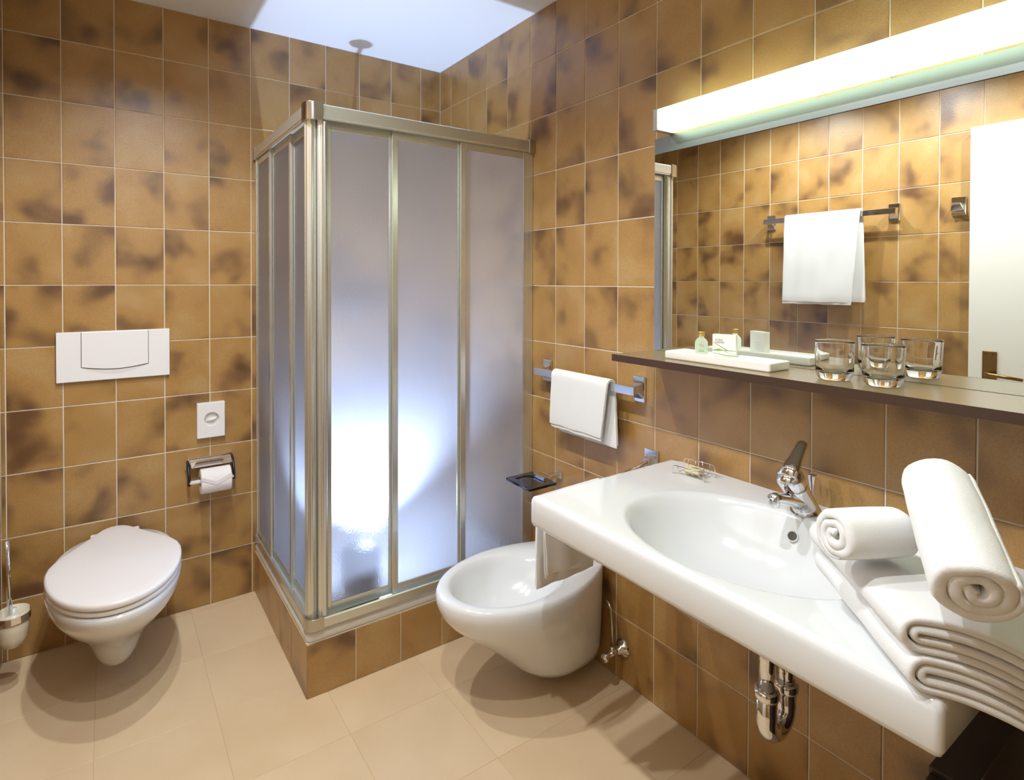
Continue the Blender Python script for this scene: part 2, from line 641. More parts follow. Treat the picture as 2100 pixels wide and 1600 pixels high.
rail('top_rail', True, ZT0, ZT1, 0.735, 0.781, -0.846, -0.028, False)
rail('top_rail', False, ZT0, ZT1, 0.850, 0.897, -0.731, -0.024, False)
rail('bottom_rail', True, ZB0, ZB1, 0.735, 0.779, -0.846, -0.006, True)
rail('bottom_rail', False, ZB0, ZB1, 0.850, 0.897, -0.731, -0.006, True)
for z0, z1 in ((ZT0 - 0.006, ZT1 + 0.004), (ZB0, ZB1 + 0.006)):
    b = BM()
    out = [(-0.846, -0.735), (-0.846, -0.784)] + [(-0.870 - 0.030 * math.sin(q), -0.754 - 0.030 * math.cos(q)) for q in [PI / 2 * i / 8 for i in range(9)]] + [(-0.900, -0.731), (-0.852, -0.731)]
    loft(b, [[(x, y, z0) for x, y in out], [(x, y, z1) for x, y in out]])
    link('corner_bracket', fixn(b), M_STEEL, cab, bevel=0.0015)
for nm, P in (('x', lambda a, d: (-a, -d)), ('y', lambda a, d: (-d - 0.113, -a))):
    for z0, z1 in ((ZT0 - 0.004, ZT1 + 0.003),):
        x0, y0 = P(0.0, 0.733)
        x1, y1 = P(0.028, 0.785)
        if nm == 'y':
            x0, x1, y0, y1 = -0.90, -0.848, -0.024, 0.0
        link('end_cap', mbox(min(x0, x1), max(x0, x1), min(y0, y1), max(y0, y1), z0, z1), M_STEEL, cab, bevel=0.003)
link('wall_jamb', mbox(-0.030, -0.0005, -0.772, -0.738, ZB1 - 0.004, ZT0), M_ALU, cab, bevel=0.002)
link('wall_jamb', mbox(-0.892, -0.856, -0.020, -0.0005, ZB1 - 0.004, ZT0), M_ALU, cab, bevel=0.002)
# corner posts (two half round closing profiles with a dark gap)


def post(cx, cy, r, a0, a1):
    bm = BM()
    pts = [(cx + r * math.cos(a0 + (a1 - a0) * i / 12), cy + r * math.sin(a0 + (a1 - a0) * i / 12)) for i in range(13)]
    loft(bm, [[(x, y, ZB1 - 0.01) for x, y in pts], [(x, y, ZT0 + 0.004) for x, y in pts]])
    return link('corner_post', fixn(bm), M_ALU, cab, smooth=False, bevel=0.0005)


def fluted(xc, yc, w, ang, flutes=3):
    """vertical profile with soft flutes, facing direction ang"""
    bm = BM()
    d = Vector((math.cos(ang), math.sin(ang), 0))
    s = Vector((-d.y, d.x, 0))
    pts = []
    n = 24
    for i in range(n + 1):
        u = -1 + 2 * i / n
        depth = 0.016 * math.sqrt(max(0, 1 - abs(u) ** 3.2)) + 0.0007 * math.cos(u * PI * flutes)
        pts.append(Vector((xc, yc, 0)) + s * (u * w / 2) + d * depth)
    pts.append(Vector((xc, yc, 0)) + s * (w / 2) - d * 0.006)
    pts.append(Vector((xc, yc, 0)) - s * (w / 2) - d * 0.006)
    loft(bm, [[(p.x, p.y, ZB1 - 0.008) for p in pts], [(p.x, p.y, ZT0 + 0.004) for p in pts]])
    o = link('corner_post', fixn(bm), M_ALU, cab, smooth=True)
    md = o.modifiers.new('es', 'EDGE_SPLIT')
    md.split_angle = math.radians(50)
    return o


fluted(-0.842, -0.754, 0.034, math.radians(-108))
fluted(-0.876, -0.744, 0.036, math.radians(-140))
link('gap_shade_strip', mbox(-0.868, -0.852, -0.752, -0.742, ZB1 - 0.008, ZT0), M_GAPSHADE, cab)  # black strip fills the post gap, its shade put into the colour


def panel(along_x, a0, a1, d, z0=None, z1=None):
    z0 = ZB0 + 0.024
    z1 = ZT0 + 0.008
    sw, th = 0.021, 0.0085
    P = (lambda u0, u1, e0, e1, z0, z1: mbox(u0, u1, -e1, -e0, z0, z1)) if along_x else (lambda u0, u1, e0, e1, z0, z1: mbox(-e1, -e0, u0, u1, z0, z1))
    bm = BM()

    def add(u0, u1, e0, e1, q0, q1):
        if along_x:
            box(bm, u0, u1, -e1, -e0, q0, q1)
        else:
            box(bm, -e1, -e0, u0, u1, q0, q1)
    add(a0, a0 + sw, d - th / 2, d + th / 2, z0, z1)
    add(a1 - sw, a1, d - th / 2, d + th / 2, z0, z1)
    add(a0 + sw, a1 - sw, d - th / 2 + 0.0006, d + th / 2 - 0.0006, z0, z0 + 0.034)
    add(a0 + sw, a1 - sw, d - th / 2 + 0.0006, d + th / 2 - 0.0006, z1 - 0.034, z1)
    fr = link('panel_frame', bm, M_ALU, cab, bevel=0.0012)
    g = BM()
    if along_x:
        box(g, a0 + sw - 0.003, a1 - sw + 0.003, -d - 0.0016, -d + 0.0016, z0 + 0.03, z1 - 0.03)
    else:
        box(g, -d - 0.0016, -d + 0.0016, a0 + sw - 0.003, a1 - sw + 0.003, z0 + 0.03, z1 - 0.03)
    go = link('glass_pane', g, M_FROST)
    go.parent = fr
    go.matrix_parent_inverse = fr.matrix_parent_inverse.inverted() @ Matrix.Identity(4) if False else Matrix.Identity(4)
    return fr


panel(True, -0.832, -0.590, 0.7465)
panel(True, -0.602, -0.322, 0.7570)
panel(True, -0.336, -0.028, 0.7675)
panel(False, -0.742, -0.500, 0.8630)
panel(False, -0.512, -0.238, 0.8735)
panel(False, -0.252, -0.018, 0.8840)

# shower fittings inside (blurred behind the panes, head shows above the rail)
s = empty('overhead_shower', (-0.47, -0.003, 2.02), 'chrome shower head on a wall arm above the enclosure', 'shower head')
b = BM()
tube(b, [(-0.472, -0.001, 1.985), (-0.474, -0.05, 1.995), (-0.484, -0.12, 2.018), (-0.495, -0.175, 2.030)], [0.010, 0.009, 0.009, 0.009], 12)
link('arm', b, M_CHROME, s, smooth=True)
b = BM()
lathe(b, (-0.472, -0.001, 1.985), [(0.028, 0), (0.028, 0.004), (0.014, 0.014), (0.012, 0.016)], 24, (0, -1, 0))
link('rosette', fixn(b), M_CHROME, s, smooth=True)
b = BM()
lathe(b, (-0.508, -0.205, 2.012), [(0.0, -0.0), (0.036, 0.0), (0.042, 0.004), (0.041, 0.010), (0.016, 0.022), (0.011, 0.04)], 32, (0.25, 0.55, 0.75))
link('spray_head', fixn(b), M_CHROME, s, smooth=True)
s = empty('shower_mixer', (-0.455, -0.003, 1.22), 'chrome shower mixer on the tiles behind the frosted glass', 'tap')
b = BM()
tube(b, [(-0.56, -0.06, 1.20), (-0.35, -0.06, 1.20)], 0.022, 20)
link('mixer_body', b, M_CHROME, s, smooth=True)
for sx in (-0.56, -0.35):
    b = BM()
    lathe(b, (sx, -0.06, 1.20), [(0.024, 0), (0.026, 0.012), (0.024, 0.03)], 20, (-1 if sx < -0.5 else 1, 0, 0))
    link('mixer_knob', b, M_CHROME, s, smooth=True)
    b = BM()
    tube(b, [(sx + (0.03 if sx < -0.5 else -0.03), -0.001, 1.20), (sx + (0.03 if sx < -0.5 else -0.03), -0.05, 1.20)], [0.026, 0.014], 16)
    link('mixer_union', b, M_CHROME, s, smooth=True)
b = BM()
tube(b, [(-0.455, -0.06, 1.18), (-0.455, -0.055, 1.02), (-0.44, -0.08, 0.75), (-0.40, -0.06, 0.60), (-0.36, -0.05, 0.80), (-0.35, -0.04, 1.3)], 0.007, 8)
link('mixer_hose', b, M_STEEL, s, smooth=True)
s = empty('shower_shelf', (-0.12, -0.003, 1.02), 'small white soap shelf in the shower corner behind the glass', 'shelf')
b = BM()
lathe(b, (-0.004, -0.004, 1.02), [(0.16, 0), (0.165, 0.005), (0.16, 0.012)], 40)
for v in list(b.verts):
    if v.co.x > -0.004:
        v.co.x = -0.004
    if v.co.y > -0.004:
        v.co.y = -0.004
link('shelf_plate', b, M_CER, s)

sl = empty('floor_lamp', (-0.69, -0.60, 0.19), 'dark low studio lamp standing in the shower tray behind the left front pane', 'lamp')
b = BM()
lathe(b, (-0.655, -0.600, 0.214), [(0.045, 0), (0.066, 0.008), (0.070, 0.05), (0.070, 0.125), (0.058, 0.145)], 28)
link('lamp_body', fixn(b), M_BLACK, sl, smooth=True)
for a in range(3):
    q = 2 * PI * a / 3 + 0.4
    b = BM()
    tube(b, [(-0.655 + 0.055 * math.cos(q), -0.600 + 0.055 * math.sin(q), 0.222), (-0.655 + 0.075 * math.cos(q), -0.600 + 0.075 * math.sin(q), 0.2205)], 0.003, 8)
    link('lamp_foot', b, M_BLACK, sl)

# ------------------------------------------------------------------ outline tools for ceramics


def dshape(cx, w, yb, yf, frac=0.45, n=64, wb=None, eb=3.2, z=0.0, ef=2.0):
    """plan outline: semicircular front towards -Y, squarer back; n points"""
    yc = yb + (yf - yb) * frac
    wb = wb or w
    pts = []
    for i in range(n):
        a = 2 * PI * i / n
        c, s_ = math.cos(a), math.sin(a)
        if s_ < 0:
            x = w * math.copysign(abs(c) ** (2 / ef), c)
            y = yc - (yc - yf) * abs(s_) ** (2 / ef)
        else:
            k = abs(s_) ** (2 / eb)
            ww = w + (wb - w) * (3 * k * k - 2 * k ** 3)
            x = ww * math.copysign(abs(c) ** (2 / eb), c)
            y = yc + (yb - yc) * k
        pts.append((cx + x, y, z))
    return pts


# toilet
TX = -1.392
t = empty('toilet', (TX, 0, 0.06), 'white wall-hung toilet with closed lid under the flush plate', 'toilet')
R = []
for z, w, yf, fr, wbk in ((0.070, 0.030, -0.335, 0.75, 0.03), (0.072, 0.045, -0.358, 0.72, 0.04), (0.080, 0.056, -0.374, 0.7, 0.05), (0.10, 0.066, -0.388, 0.66, 0.06), (0.13, 0.077, -0.404, 0.60, 0.075),
                          (0.17, 0.098, -0.435, 0.55, 0.095), (0.21, 0.126, -0.485, 0.5, 0.11), (0.25, 0.154, -0.545, 0.48, 0.13), (0.29, 0.175, -0.600, 0.46, 0.145),
                          (0.32, 0.186, -0.630, 0.45, 0.155), (0.345, 0.190, -0.643, 0.45, 0.165), (0.362, 0.190, -0.646, 0.45, 0.17), (0.369, 0.186, -0.641, 0.45, 0.166), (0.371, 0.178, -0.633, 0.45, 0.16)):
    R.append(dshape(TX, w, -0.001, yf, fr, z=z, wb=wbk))
link('bowl', fixn(loft(BM(), R)), M_CER, t, smooth=True)


def slab_outline(cx, w, yb, yf, z0, z1, rnd, wb, ins=0.0, dome=0.0, n=72, frac=0.5):
    rr = []
    for k in range(5):
        q = PI / 2 * k / 4
        rr.append(dshape(cx, w - rnd * (1 - math.sin(q)), yb - rnd * (1 - math.sin(q)), yf + rnd * (1 - math.sin(q)), frac, n, wb - rnd * (1 - math.sin(q)), 2.4, z0 + rnd * (1 - math.cos(q)) * .8))
    for k in range(5):
        q = PI / 2 * k / 4
        rr.append(dshape(cx, w - rnd * (1 - math.cos(q)), yb - rnd * (1 - math.cos(q)), yf + rnd * (1 - math.cos(q)), frac, n, wb - rnd * (1 - math.cos(q)), 2.4, z1 - rnd * (1 - math.sin(q))))
    for f_ in (0.85, 0.6, 0.3, 0.05):
        ym = (yb + yf) / 2
        rr.append([(cx + (p[0] - cx) * f_, ym + (p[1] - ym) * f_, z1 + dome * (1 - f_)) for p in rr[9]])
    return rr


link('seat', fixn(loft(BM(), slab_outline(TX, 0.184, -0.045, -0.640, 0.3735, 0.389, 0.006, 0.105))), M_SEAT, t, smooth=True)
link('lid', fixn(loft(BM(), slab_outline(TX, 0.187, -0.030, -0.645, 0.391, 0.412, 0.009, 0.088, dome=0.005))), M_SEAT, t, smooth=True)
for sx in (-0.06, 0.06):
    link('hinge', mbox(TX + sx - 0.016, TX + sx + 0.016, -0.045, -0.024, 0.3712, 0.392), M_SEAT, t, bevel=0.004)

# flush plate
t = empty('flush_plate', (-1.388, 0, 1.04), 'white rectangular flush plate on the wall above the toilet', 'flush plate')
b = mbox(-1.565, -1.211, -0.016, -0.0, 0.957, 1.138)
link('plate', b, M_WHITE, t, bevel=0.002)
b = BM()
pts = [(-1.491, 1.136), (-1.491, 1.009)] + [(-1.491 + 0.208 * i / 14, 1.009 - 0.012 * math.sin(PI * i / 14)) for i in range(1, 15)] + [(-1.283, 1.136)]
loft(b, [[(x, -0.016, z) for x, z in pts], [(x, -0.0195, z) for x, z in pts]])
link('flush_button', fixn(b), M_WHITE, t, bevel=0.001)
b = BM()
up = [(-1.484 + 0.194 * i / 14, 1.0045 - 0.012 * math.sin(PI * i / 14)) for i in range(15)]
dn = [(-1.484 + 0.194 * i / 14, 1.0035 - 0.026 * math.sin(PI * i / 14)) for i in range(14, -1, -1)]
loft(b, [[(x, -0.0160, z) for x, z in up + dn], [(x, -0.0164, z) for x, z in up + dn]])
link('finger_recess', fixn(b), M_WHITE2, t)
b = BM()
tube(b, [(x, -0.0168, z) for x, z in [(-1.4915, 1.136), (-1.4915, 1.008)] + [(-1.4915 + 0.209 * i / 14, 1.0075 - 0.012 * math.sin(PI * i / 14)) for i in range(1, 15)] + [(-1.2825, 1.136)]], 0.0011, 6)
link('button_gap', b, M_DARKHOLE, t)

# bag dispenser
t = empty('bag_dispenser', (-1.066, 0, 0.76), 'white square hygiene bag dispenser with a round hole', 'dispenser')
b = BM()
n = 32
hc, hr = (-1.064, 0.765), 0.027
outer = []
dang = [2 * PI * i / n for i in range(n)]
for q in (math.atan2(0.070, 0.051), PI - math.atan2(0.070, 0.051), PI + math.atan2(0.070, 0.051), 2 * PI - math.atan2(0.070, 0.051)):
    dang[min(range(n), key=lambda i: abs(dang[i] - q))] = q
for a in dang:
    c, s_ = math.cos(a), math.sin(a)
    k = 1 / max(abs(c) / 0.051, abs(s_) / 0.070)
    outer.append((-1.066 + c * k, 0.761 + s_ * k))
hole = [(hc[0] + hr * math.cos(a), hc[1] + hr * math.sin(a)) for a in dang]
rings = [[(x, -0.0005, z) for x, z in outer], [(x, -0.024, z) for x, z in outer]]
ri = [[(-1.066 + (x + 1.066) * .97, -0.026, 0.761 + (z - 0.761) * .98) for x, z in outer],
      [(hc[0] + (x - hc[0]) * 1.06, -0.026, hc[1] + (z - hc[1]) * 1.06) for x, z in hole], [(x, -0.024, z) for x, z in hole], [(x, -0.010, z) for x, z in hole]]
loft(b, rings + ri)
link('case', fixn(b), M_WHITE, t, smooth=False)
b = BM()
tube(b, [(-1.084, -0.012, 0.758), (-1.060, -0.018, 0.763), (-1.044, -0.013, 0.768)], [0.006, 0.012, 0.006], 10, flat=0.6)
link('bag_fold', b, M_PAPER, t, smooth=True)

# toilet paper holder and roll
t = empty('paper_holder', (-1.07, 0, 0.58), 'chrome toilet paper holder with cover flap beside the shower', 'paper holder')
b = BM()
loft(b, [[(x, -0.010, 0.606), (x, -0.010, 0.610), (x, -0.045, 0.603), (x, -0.068, 0.591), (x, -0.068, 0.588), (x, -0.045, 0.599)] for x in (-1.143, -0.995)])
link('cover_flap', fixn(b), M_CHROME, t, bevel=0.0006)
link('wall_bar', mbox(-1.150, -0.988, -0.014, -0.0005, 0.588, 0.614), M_CHROME, t, bevel=0.001)
for sx in (-1.150, -0.988):
    b = BM()
    tube(b, [(sx, -0.010, 0.600), (sx, -0.030, 0.594), (sx, -0.052, 0.566), (sx, -0.062, 0.545), (sx, -0.062, 0.520)], 0.006, 8, flat=1.4)
    link('side_arm', b, M_BLACK, t, smooth=True)
    link('arm_cap', mbox(sx - 0.009, sx + 0.009, -0.020, -0.0005, 0.570, 0.594), M_CHROME, t, bevel=0.002)
b = BM()
tube(b, [(-1.150, -0.062, 0.530), (-0.988, -0.062, 0.530)], 0.008, 14)
link('spindle', b, M_WHITE, t, smooth=True)
rl = empty('toilet_paper_roll', (-1.058, -0.062, 0.53), 'white toilet paper roll hanging in the chrome holder', 'toilet paper')
b = BM()
lathe(b, (-1.112, -0.062, 0.530), [(0.019, 0.0), (0.046, 0.0), (0.049, 0.003), (0.049, 0.107), (0.046, 0.110), (0.019, 0.110), (0.018, 0.055)], 40, (1, 0, 0), cap0=False, cap1=False)
link('roll', fixn(b), M_PAPER, rl, smooth=False, bevel=0.0005)
b = BM()
pv = [Vector((-1.111, -0.1115, 0.545)), Vector((-1.110, -0.1125, 0.560)), Vector((-1.058, -0.1135, 0.535)), Vector((-1.004, -0.1125, 0.562)), Vector((-1.003, -0.1115, 0.545)), Vector((-1.058, -0.1125, 0.522))]
vs = [b.verts.new(p) for p in pv]
b.faces.new(vs)
o = link('folded_tip', b, M_PAPER, rl)
o.modifiers.new('so', 'SOLIDIFY').thickness = 0.0006

# toilet brush set in the left corner
t = empty('toilet_brush', (-1.672, -0.205, 0.2), 'toilet brush in a milky glass cup on a chrome wall ring', 'toilet brush')
bx, by = -1.668, -0.205
b = BM()
lathe(b, (bx, by, 0.148), [(0.0, 0.0), (0.016, 0.001), (0.030, 0.010), (0.038, 0.03), (0.0405, 0.06), (0.042, 0.118), (0.0395, 0.118), (0.038, 0.06), (0.034, 0.03), (0.0, 0.008)], 36)
link('glass_cup', fixn(b), M_MILK, t, smooth=True)
b = BM()
lathe(b, (bx, by, 0.236), [(0.0425, 0), (0.0455, 0), (0.0455, 0.022), (0.0425, 0.022), (0.0425, 0.0)], 36, cap0=False, cap1=False)
link('wall_ring', fixn(b), M_CHROME, t, bevel=0.0006)
link('wall_plate', mbox(XL + 0.0005, XL + 0.010, by - 0.025, by + 0.025, 0.225, 0.275), M_CHROME, t, bevel=0.002)
b = BM()
tube(b, [(bx - 0.004, by - 0.005, 0.245), (bx - 0.007, by - 0.018, 0.35), (bx - 0.010, by - 0.034, 0.505)], [0.0062, 0.0055, 0.0065], 14)
link('handle', b, M_CHROME, t, smooth=True)
b = BM()
lathe(b, (bx, by, 0.20), [(0.0, 0), (0.024, 0.004), (0.026, 0.04), (0.012, 0.058), (0.010, 0.072)], 24)
link('brush_head', b, M_WHITE, t, smooth=True)

# ------------------------------------------------------------------ bidet (length along -X)
BY = -1.100
t = empty('bidet', (0, BY, 0.06), 'white wall-hung bidet beside the shower kerb', 'bidet')


def bd(w, yb, yf, fr, z, wb, n=72, eb=3.2):
    # dshape in (across, along) then mapped: across -> Y, along -> X
    return [(p[1], BY + p[0], p[2]) for p in dshape(0.0, w, yb, yf, fr, n, wb, eb, z)]


R = [bd(0.050, -0.001, -0.230, 0.6, 0.046, 0.05), bd(0.085, -0.001, -0.270, 0.6, 0.050, 0.08), bd(0.108, -0.001, -0.300, 0.58, 0.062, 0.10), bd(0.125, -0.001, -0.335, 0.56, 0.09, 0.11),
     bd(0.138, -0.001, -0.375, 0.54, 0.13, 0.118), bd(0.150, -0.001, -0.420, 0.53, 0.17, 0.124), bd(0.164, -0.001, -0.470, 0.52, 0.21, 0.13), bd(0.178, -0.001, -0.520, 0.52, 0.25, 0.136),
     bd(0.190, -0.001, -0.560, 0.52, 0.285, 0.14), bd(0.197, -0.001, -0.585, 0.52, 0.315, 0.143), bd(0.199, -0.001, -0.596, 0.52, 0.345, 0.146), bd(0.198, -0.001, -0.597, 0.52, 0.365, 0.147),
     bd(0.193, -0.001, -0.592, 0.52, 0.376, 0.145), bd(0.185, -0.004, -0.584, 0.52, 0.380, 0.14), bd(0.160, -0.14, -0.560, 0.50, 0.380, 0.13), bd(0.150, -0.155, -0.550, 0.50, 0.374, 0.12, eb=2.6),
     bd(0.142, -0.17, -0.541, 0.50, 0.355, 0.112, eb=2.4), bd(0.130, -0.20, -0.525, 0.5, 0.315, 0.10, eb=2.2), bd(0.105, -0.24, -0.49, 0.5, 0.272, 0.085, eb=2.0), bd(0.06, -0.30, -0.43, 0.5, 0.245, 0.05, eb=2.0), bd(0.02, -0.34, -0.39, 0.5, 0.242, 0.02, eb=2.0)]
link('bowl', fixn(loft(BM(), R)), M_CER, t, smooth=True)
b = BM()
lathe(b, (-0.365, BY, 0.243), [(0.022, 0), (0.021, 0.003), (0.0, 0.004)], 24)
link('drain', b, M_CHROME, t, smooth=True)
t = empty('bidet_tap', (-0.075, BY, 0.38), 'small chrome mixer tap on the back of the bidet', 'tap')
b = BM()
tube(b, [(-0.075, BY, 0.380), (-0.075, BY, 0.388), (-0.078, BY, 0.392), (-0.085, BY, 0.43), (-0.095, BY, 0.455)], [0.026, 0.025, 0.020, 0.021, 0.018], 20)
link('tap_body', b, M_CHROME, t, smooth=True)
b = BM()
tube(b, [(-0.085, BY, 0.41), (-0.12, BY, 0.425), (-0.16, BY, 0.42)], [0.013, 0.011, 0.011], 14)
link('spout', b, M_CHROME, t, smooth=True)
b = BM()
tube(b, [(-0.095, BY, 0.455), (-0.092, BY, 0.475), (-0.06, BY, 0.52)], [0.019, 0.016, 0.008], 14, flat=0.7)
link('lever', b, M_CHROME, t, smooth=True)

# angle valve with supply hose
t = empty('angle_valve', (0, -1.262, 0.108), 'chrome angle valve with thin supply pipe beside the bidet', 'valve')
b = BM()
lathe(b, (0, -1.262, 0.108), [(0.030, 0.0), (0.030, 0.002), (0.024, 0.010), (0.013, 0.018), (0.011, 0.03)], 28, (-1, 0, 0))
link('rosette', fixn(b), M_CHROME, t, smooth=True)
b = BM()
tube(b, [(-0.02, -1.262, 0.108), (-0.062, -1.262, 0.108)], 0.0085, 14)
tube(b, [(-0.050, -1.262, 0.108), (-0.050, -1.262, 0.130)], 0.0075, 12)
link('valve_body', b, M_CHROME, t, smooth=True)
b = BM()
lathe(b, (-0.062, -1.262, 0.108), [(0.007, 0), (0.007, 0.012), (0.013, 0.016), (0.0135, 0.030), (0.010, 0.033)], 20, (-1, -0.15, 0))
link('valve_knob', fixn(b), M_CHROME, t, smooth=True)
b = BM()
tube(b, [(-0.050, -1.262, 0.128), (-0.050, -1.262, 0.18), (-0.048, -1.258, 0.215), (-0.042, -1.248, 0.245), (-0.040, -1.225, 0.265)], 0.0042, 10)
link('supply_pipe', b, M_STEEL, t, smooth=True)

# ------------------------------------------------------------------ washbasin
SX0, SX1, SY0, SY1, SZ0, SZ1 = -0.540, -0.0005, -2.306, -1.452, 0.714, 0.790
BC, BA, BB = (-0.305, -1.875), 0.205, 0.262
t = empty('washbasin', (0, -1.88, 0.714), 'long white ceramic washbasin slab with an oval bowl', 'washbasin')
N = 112


def ray_rect(c, ang, x0, x1, y0, y1):
    dx, dy = math.cos(ang), math.sin(ang)
    t_ = []
    if dx > 1e-9:
        t_.append((x1 - c[0]) / dx)
    if dx < -1e-9:
        t_.append((x0 - c[0]) / dx)
    if dy > 1e-9:
        t_.append((y1 - c[1]) / dy)
    if dy < -1e-9:
        t_.append((y0 - c[1]) / dy)
    return min(t_)


# angles incl. the rectangle corners so that they stay sharp
angs = [2 * PI * i / N for i in range(N)]
for cx_, cy_ in ((SX1, SY0), (SX1, SY1)):
    angs.append(math.atan2(cy_ - BC[1], cx_ - BC[0]) % (2 * PI))
for cy_, sg in ((SY0, -1), (SY1, 1)):
    for i in range(11):
        q = PI / 2 * i / 10
        px_ = SX0 + 0.011 - 0.011 * math.cos(q)
        py_ = cy_ - sg * (0.011 - 0.011 * math.sin(q))
        angs.append(math.atan2(py_ - BC[1], px_ - BC[0]) % (2 * PI))
angs = sorted(set(round(a, 7) for a in angs))


def rect_ring(ins, z, rad=0.011):
    out_ = []
    x0, x1, y0, y1 = SX0 + ins, SX1, SY0 + ins, SY1 - ins
    r = max(rad - ins, 0.002)
    for a in angs:
        q = ray_rect(BC, a, x0, x1, y0, y1)
        x, y = BC[0] + q * math.cos(a), BC[1] + q * math.sin(a)
        # rounded front corners
        for cy_, sg in ((y0 + r, -1), (y1 - r, 1)):
            if x < x0 + r and (y - cy_) * sg > 0:
                d = Vector((x - (x0 + r), y - cy_))
                if d.length > r:
                    d = d.normalized() * r
                    x, y = x0 + r + d.x, cy_ + d.y
        out_.append((x, y, z))
    return out_


def ell(f_, z, dx=0.0):
    out_ = []
    for a in angs:
        # same polar angle on the ellipse
        r = 1 / math.sqrt((math.cos(a) / BA) ** 2 + (math.sin(a) / BB) ** 2)
        out_.append((BC[0] + dx + f_ * r * math.cos(a), BC[1] + f_ * r * math.sin(a), z))
    return out_


rings = [ell(0.08, 0.612), ell(0.4, 0.622), ell(0.7, 0.650), ell(0.92, 0.700), ell(1.0, 0.7145), rect_ring(0.012, SZ0), rect_ring(0.004, SZ0 + 0.003), rect_ring(0.0, SZ0 + 0.012),
         rect_ring(0.0, SZ1 - 0.016), rect_ring(0.0015, SZ1 - 0.009), rect_ring(0.005, SZ1 - 0.003), rect_ring(0.011, SZ1), rect_ring(0.020, SZ1)]
rings += [ell(1.03, SZ1), ell(1.0, SZ1 - 0.001), ell(0.975, SZ1 - 0.006), ell(0.945, SZ1 - 0.016), ell(0.90, SZ1 - 0.036), ell(0.84, SZ1 - 0.062), ell(0.75, SZ1 - 0.092), ell(0.62, SZ1 - 0.120), ell(0.45, SZ1 - 0.140), ell(0.25, SZ1 - 0.150), ell(0.08, SZ1 - 0.153)]
link('basin_slab', fixn(loft(BM(), rings)), M_CER, t, smooth=True)
b = BM()
lathe(b, (BC[0], BC[1], SZ1 - 0.1535), [(0.026, 0.0), (0.025, 0.004), (0.018, 0.006), (0.0, 0.007)], 28)
link('drain_plug', b, M_CHROME, t, smooth=True)
ovc = Vector((-0.1275, -1.893, 0.748))
ovn = Vector((-0.86, -0.05, 0.52)).normalized()
b = BM()
lathe(b, ovc - ovn * 0.004, [(0.0125, 0), (0.0125, 0.0065), (0.0105, 0.007), (0.0095, 0.004)], 24, ovn, cap1=False)
link('overflow_ring', fixn(b), M_CER, t, smooth=True)
b = BM()
lathe(b, ovc - ovn * 0.001, [(0.0098, 0), (0.0098, 0.0035)], 24, ovn)
link('overflow_hole', b, M_DARKHOLE, t)

# basin tap
t = empty('basin_tap', (-0.078, -1.893, SZ1), 'chrome single lever mixer tap at the back of the washbasin', 'tap')
TY = -1.893
b = BM()
tube(b, [(-0.072, TY, 0.7902), (-0.072, TY, 0.797), (-0.074, TY, 0.800), (-0.080, TY, 0.812), (-0.098, TY, 0.835), (-0.118, TY, 0.857), (-0.128, TY, 0.868)], [0.033, 0.0325, 0.029, 0.0265, 0.0255, 0.027, 0.0275], 28)
link('tap_body', b, M_CHROME, t, smooth=True)
b = BM()
tube(b, [(-0.085, TY, 0.812), (-0.120, TY, 0.827), (-0.160, TY, 0.840), (-0.196, TY, 0.850), (-0.212, TY, 0.852)], [0.023, 0.0195, 0.016, 0.0145, 0.0125], 20, flat=0.78)
link('spout', b, M_CHROME, t, smooth=True)
b = BM()
lathe(b, (-0.205, TY, 0.853), [(0.0115, 0), (0.0125, 0.003), (0.0125, 0.020), (0.010, 0.021)], 24, (-0.15, 0, -1))
link('aerator', fixn(b), M_CHROME, t, smooth=True)
b = BM()
tube(b, [(-0.116, TY, 0.858), (-0.128, TY, 0.870), (-0.141, TY, 0.884), (-0.150, TY, 0.894), (-0.153, TY, 0.899)], [0.025, 0.0285, 0.0295, 0.0245, 0.011], 28)
link('lever_cap', b, M_CHROME, t, smooth=True)
b = BM()
tube(b, [(-0.152, TY, 0.886), (-0.137, TY, 0.905), (-0.118, TY, 0.924), (-0.100, TY, 0.942), (-0.088, TY, 0.953), (-0.084, TY, 0.957)], [0.024, 0.0205, 0.0155, 0.0135, 0.0125, 0.007], 20, flat=0.6)
link('lever', b, M_CHROME, t, smooth=True)
b = BM()
lathe(b, (-0.034, -1.888, SZ1 + 0.0002), [(0.004, 0), (0.004, 0.045), (0.0055, 0.052), (0.010, 0.078), (0.0095, 0.080)], 16)
link('pop_up_knob', b, M_CHROME, t, smooth=True)

# trap under the basin
t = empty('basin_trap', (-0.27, -1.915, 0.45), 'chrome drain trap hanging under the washbasin', 'pipe')
py = -1.917
b = BM()
tube(b, [(-0.270, py, 0.6105), (-0.270, py, 0.455)], 0.0165, 24)
link('tail_pipe', b, M_CHROME, t, smooth=True)
b = BM()
pts = [Vector((-0.270, py, 0.468))] + arc_pts((-0.232, py, 0.405), 0.038, PI, 2 * PI, (1, 0, 0), (0, 0, 1), 14) + [Vector((-0.194, py, 0.455))]
tube(b, pts, [0.0205] * len(pts), 24)
link('trap_bend', b, M_CHROME, t, smooth=True)
b = BM()
pts = [Vector((-0.194, py, 0.445)), Vector((-0.194, py, 0.478))] + arc_pts((-0.154, py, 0.478), 0.040, PI, PI / 2, (1, 0, 0), (0, 0, 1), 10) + [Vector((-0.0, py, 0.518))]
tube(b, pts, 0.0170, 22)
link('outlet_pipe', b, M_CHROME, t, smooth=True)
for cx_, cz in ((-0.270, 0.462), (-0.194, 0.448)):
    b = BM()
    lathe(b, (cx_, py, cz), [(0.019, -0.010), (0.0245, -0.009), (0.0255, -0.004), (0.0255, 0.004), (0.0235, 0.009), (0.018, 0.011)], 28)
    link('pipe_nut', fixn(b), M_CHROME, t, smooth=True)
b = BM()
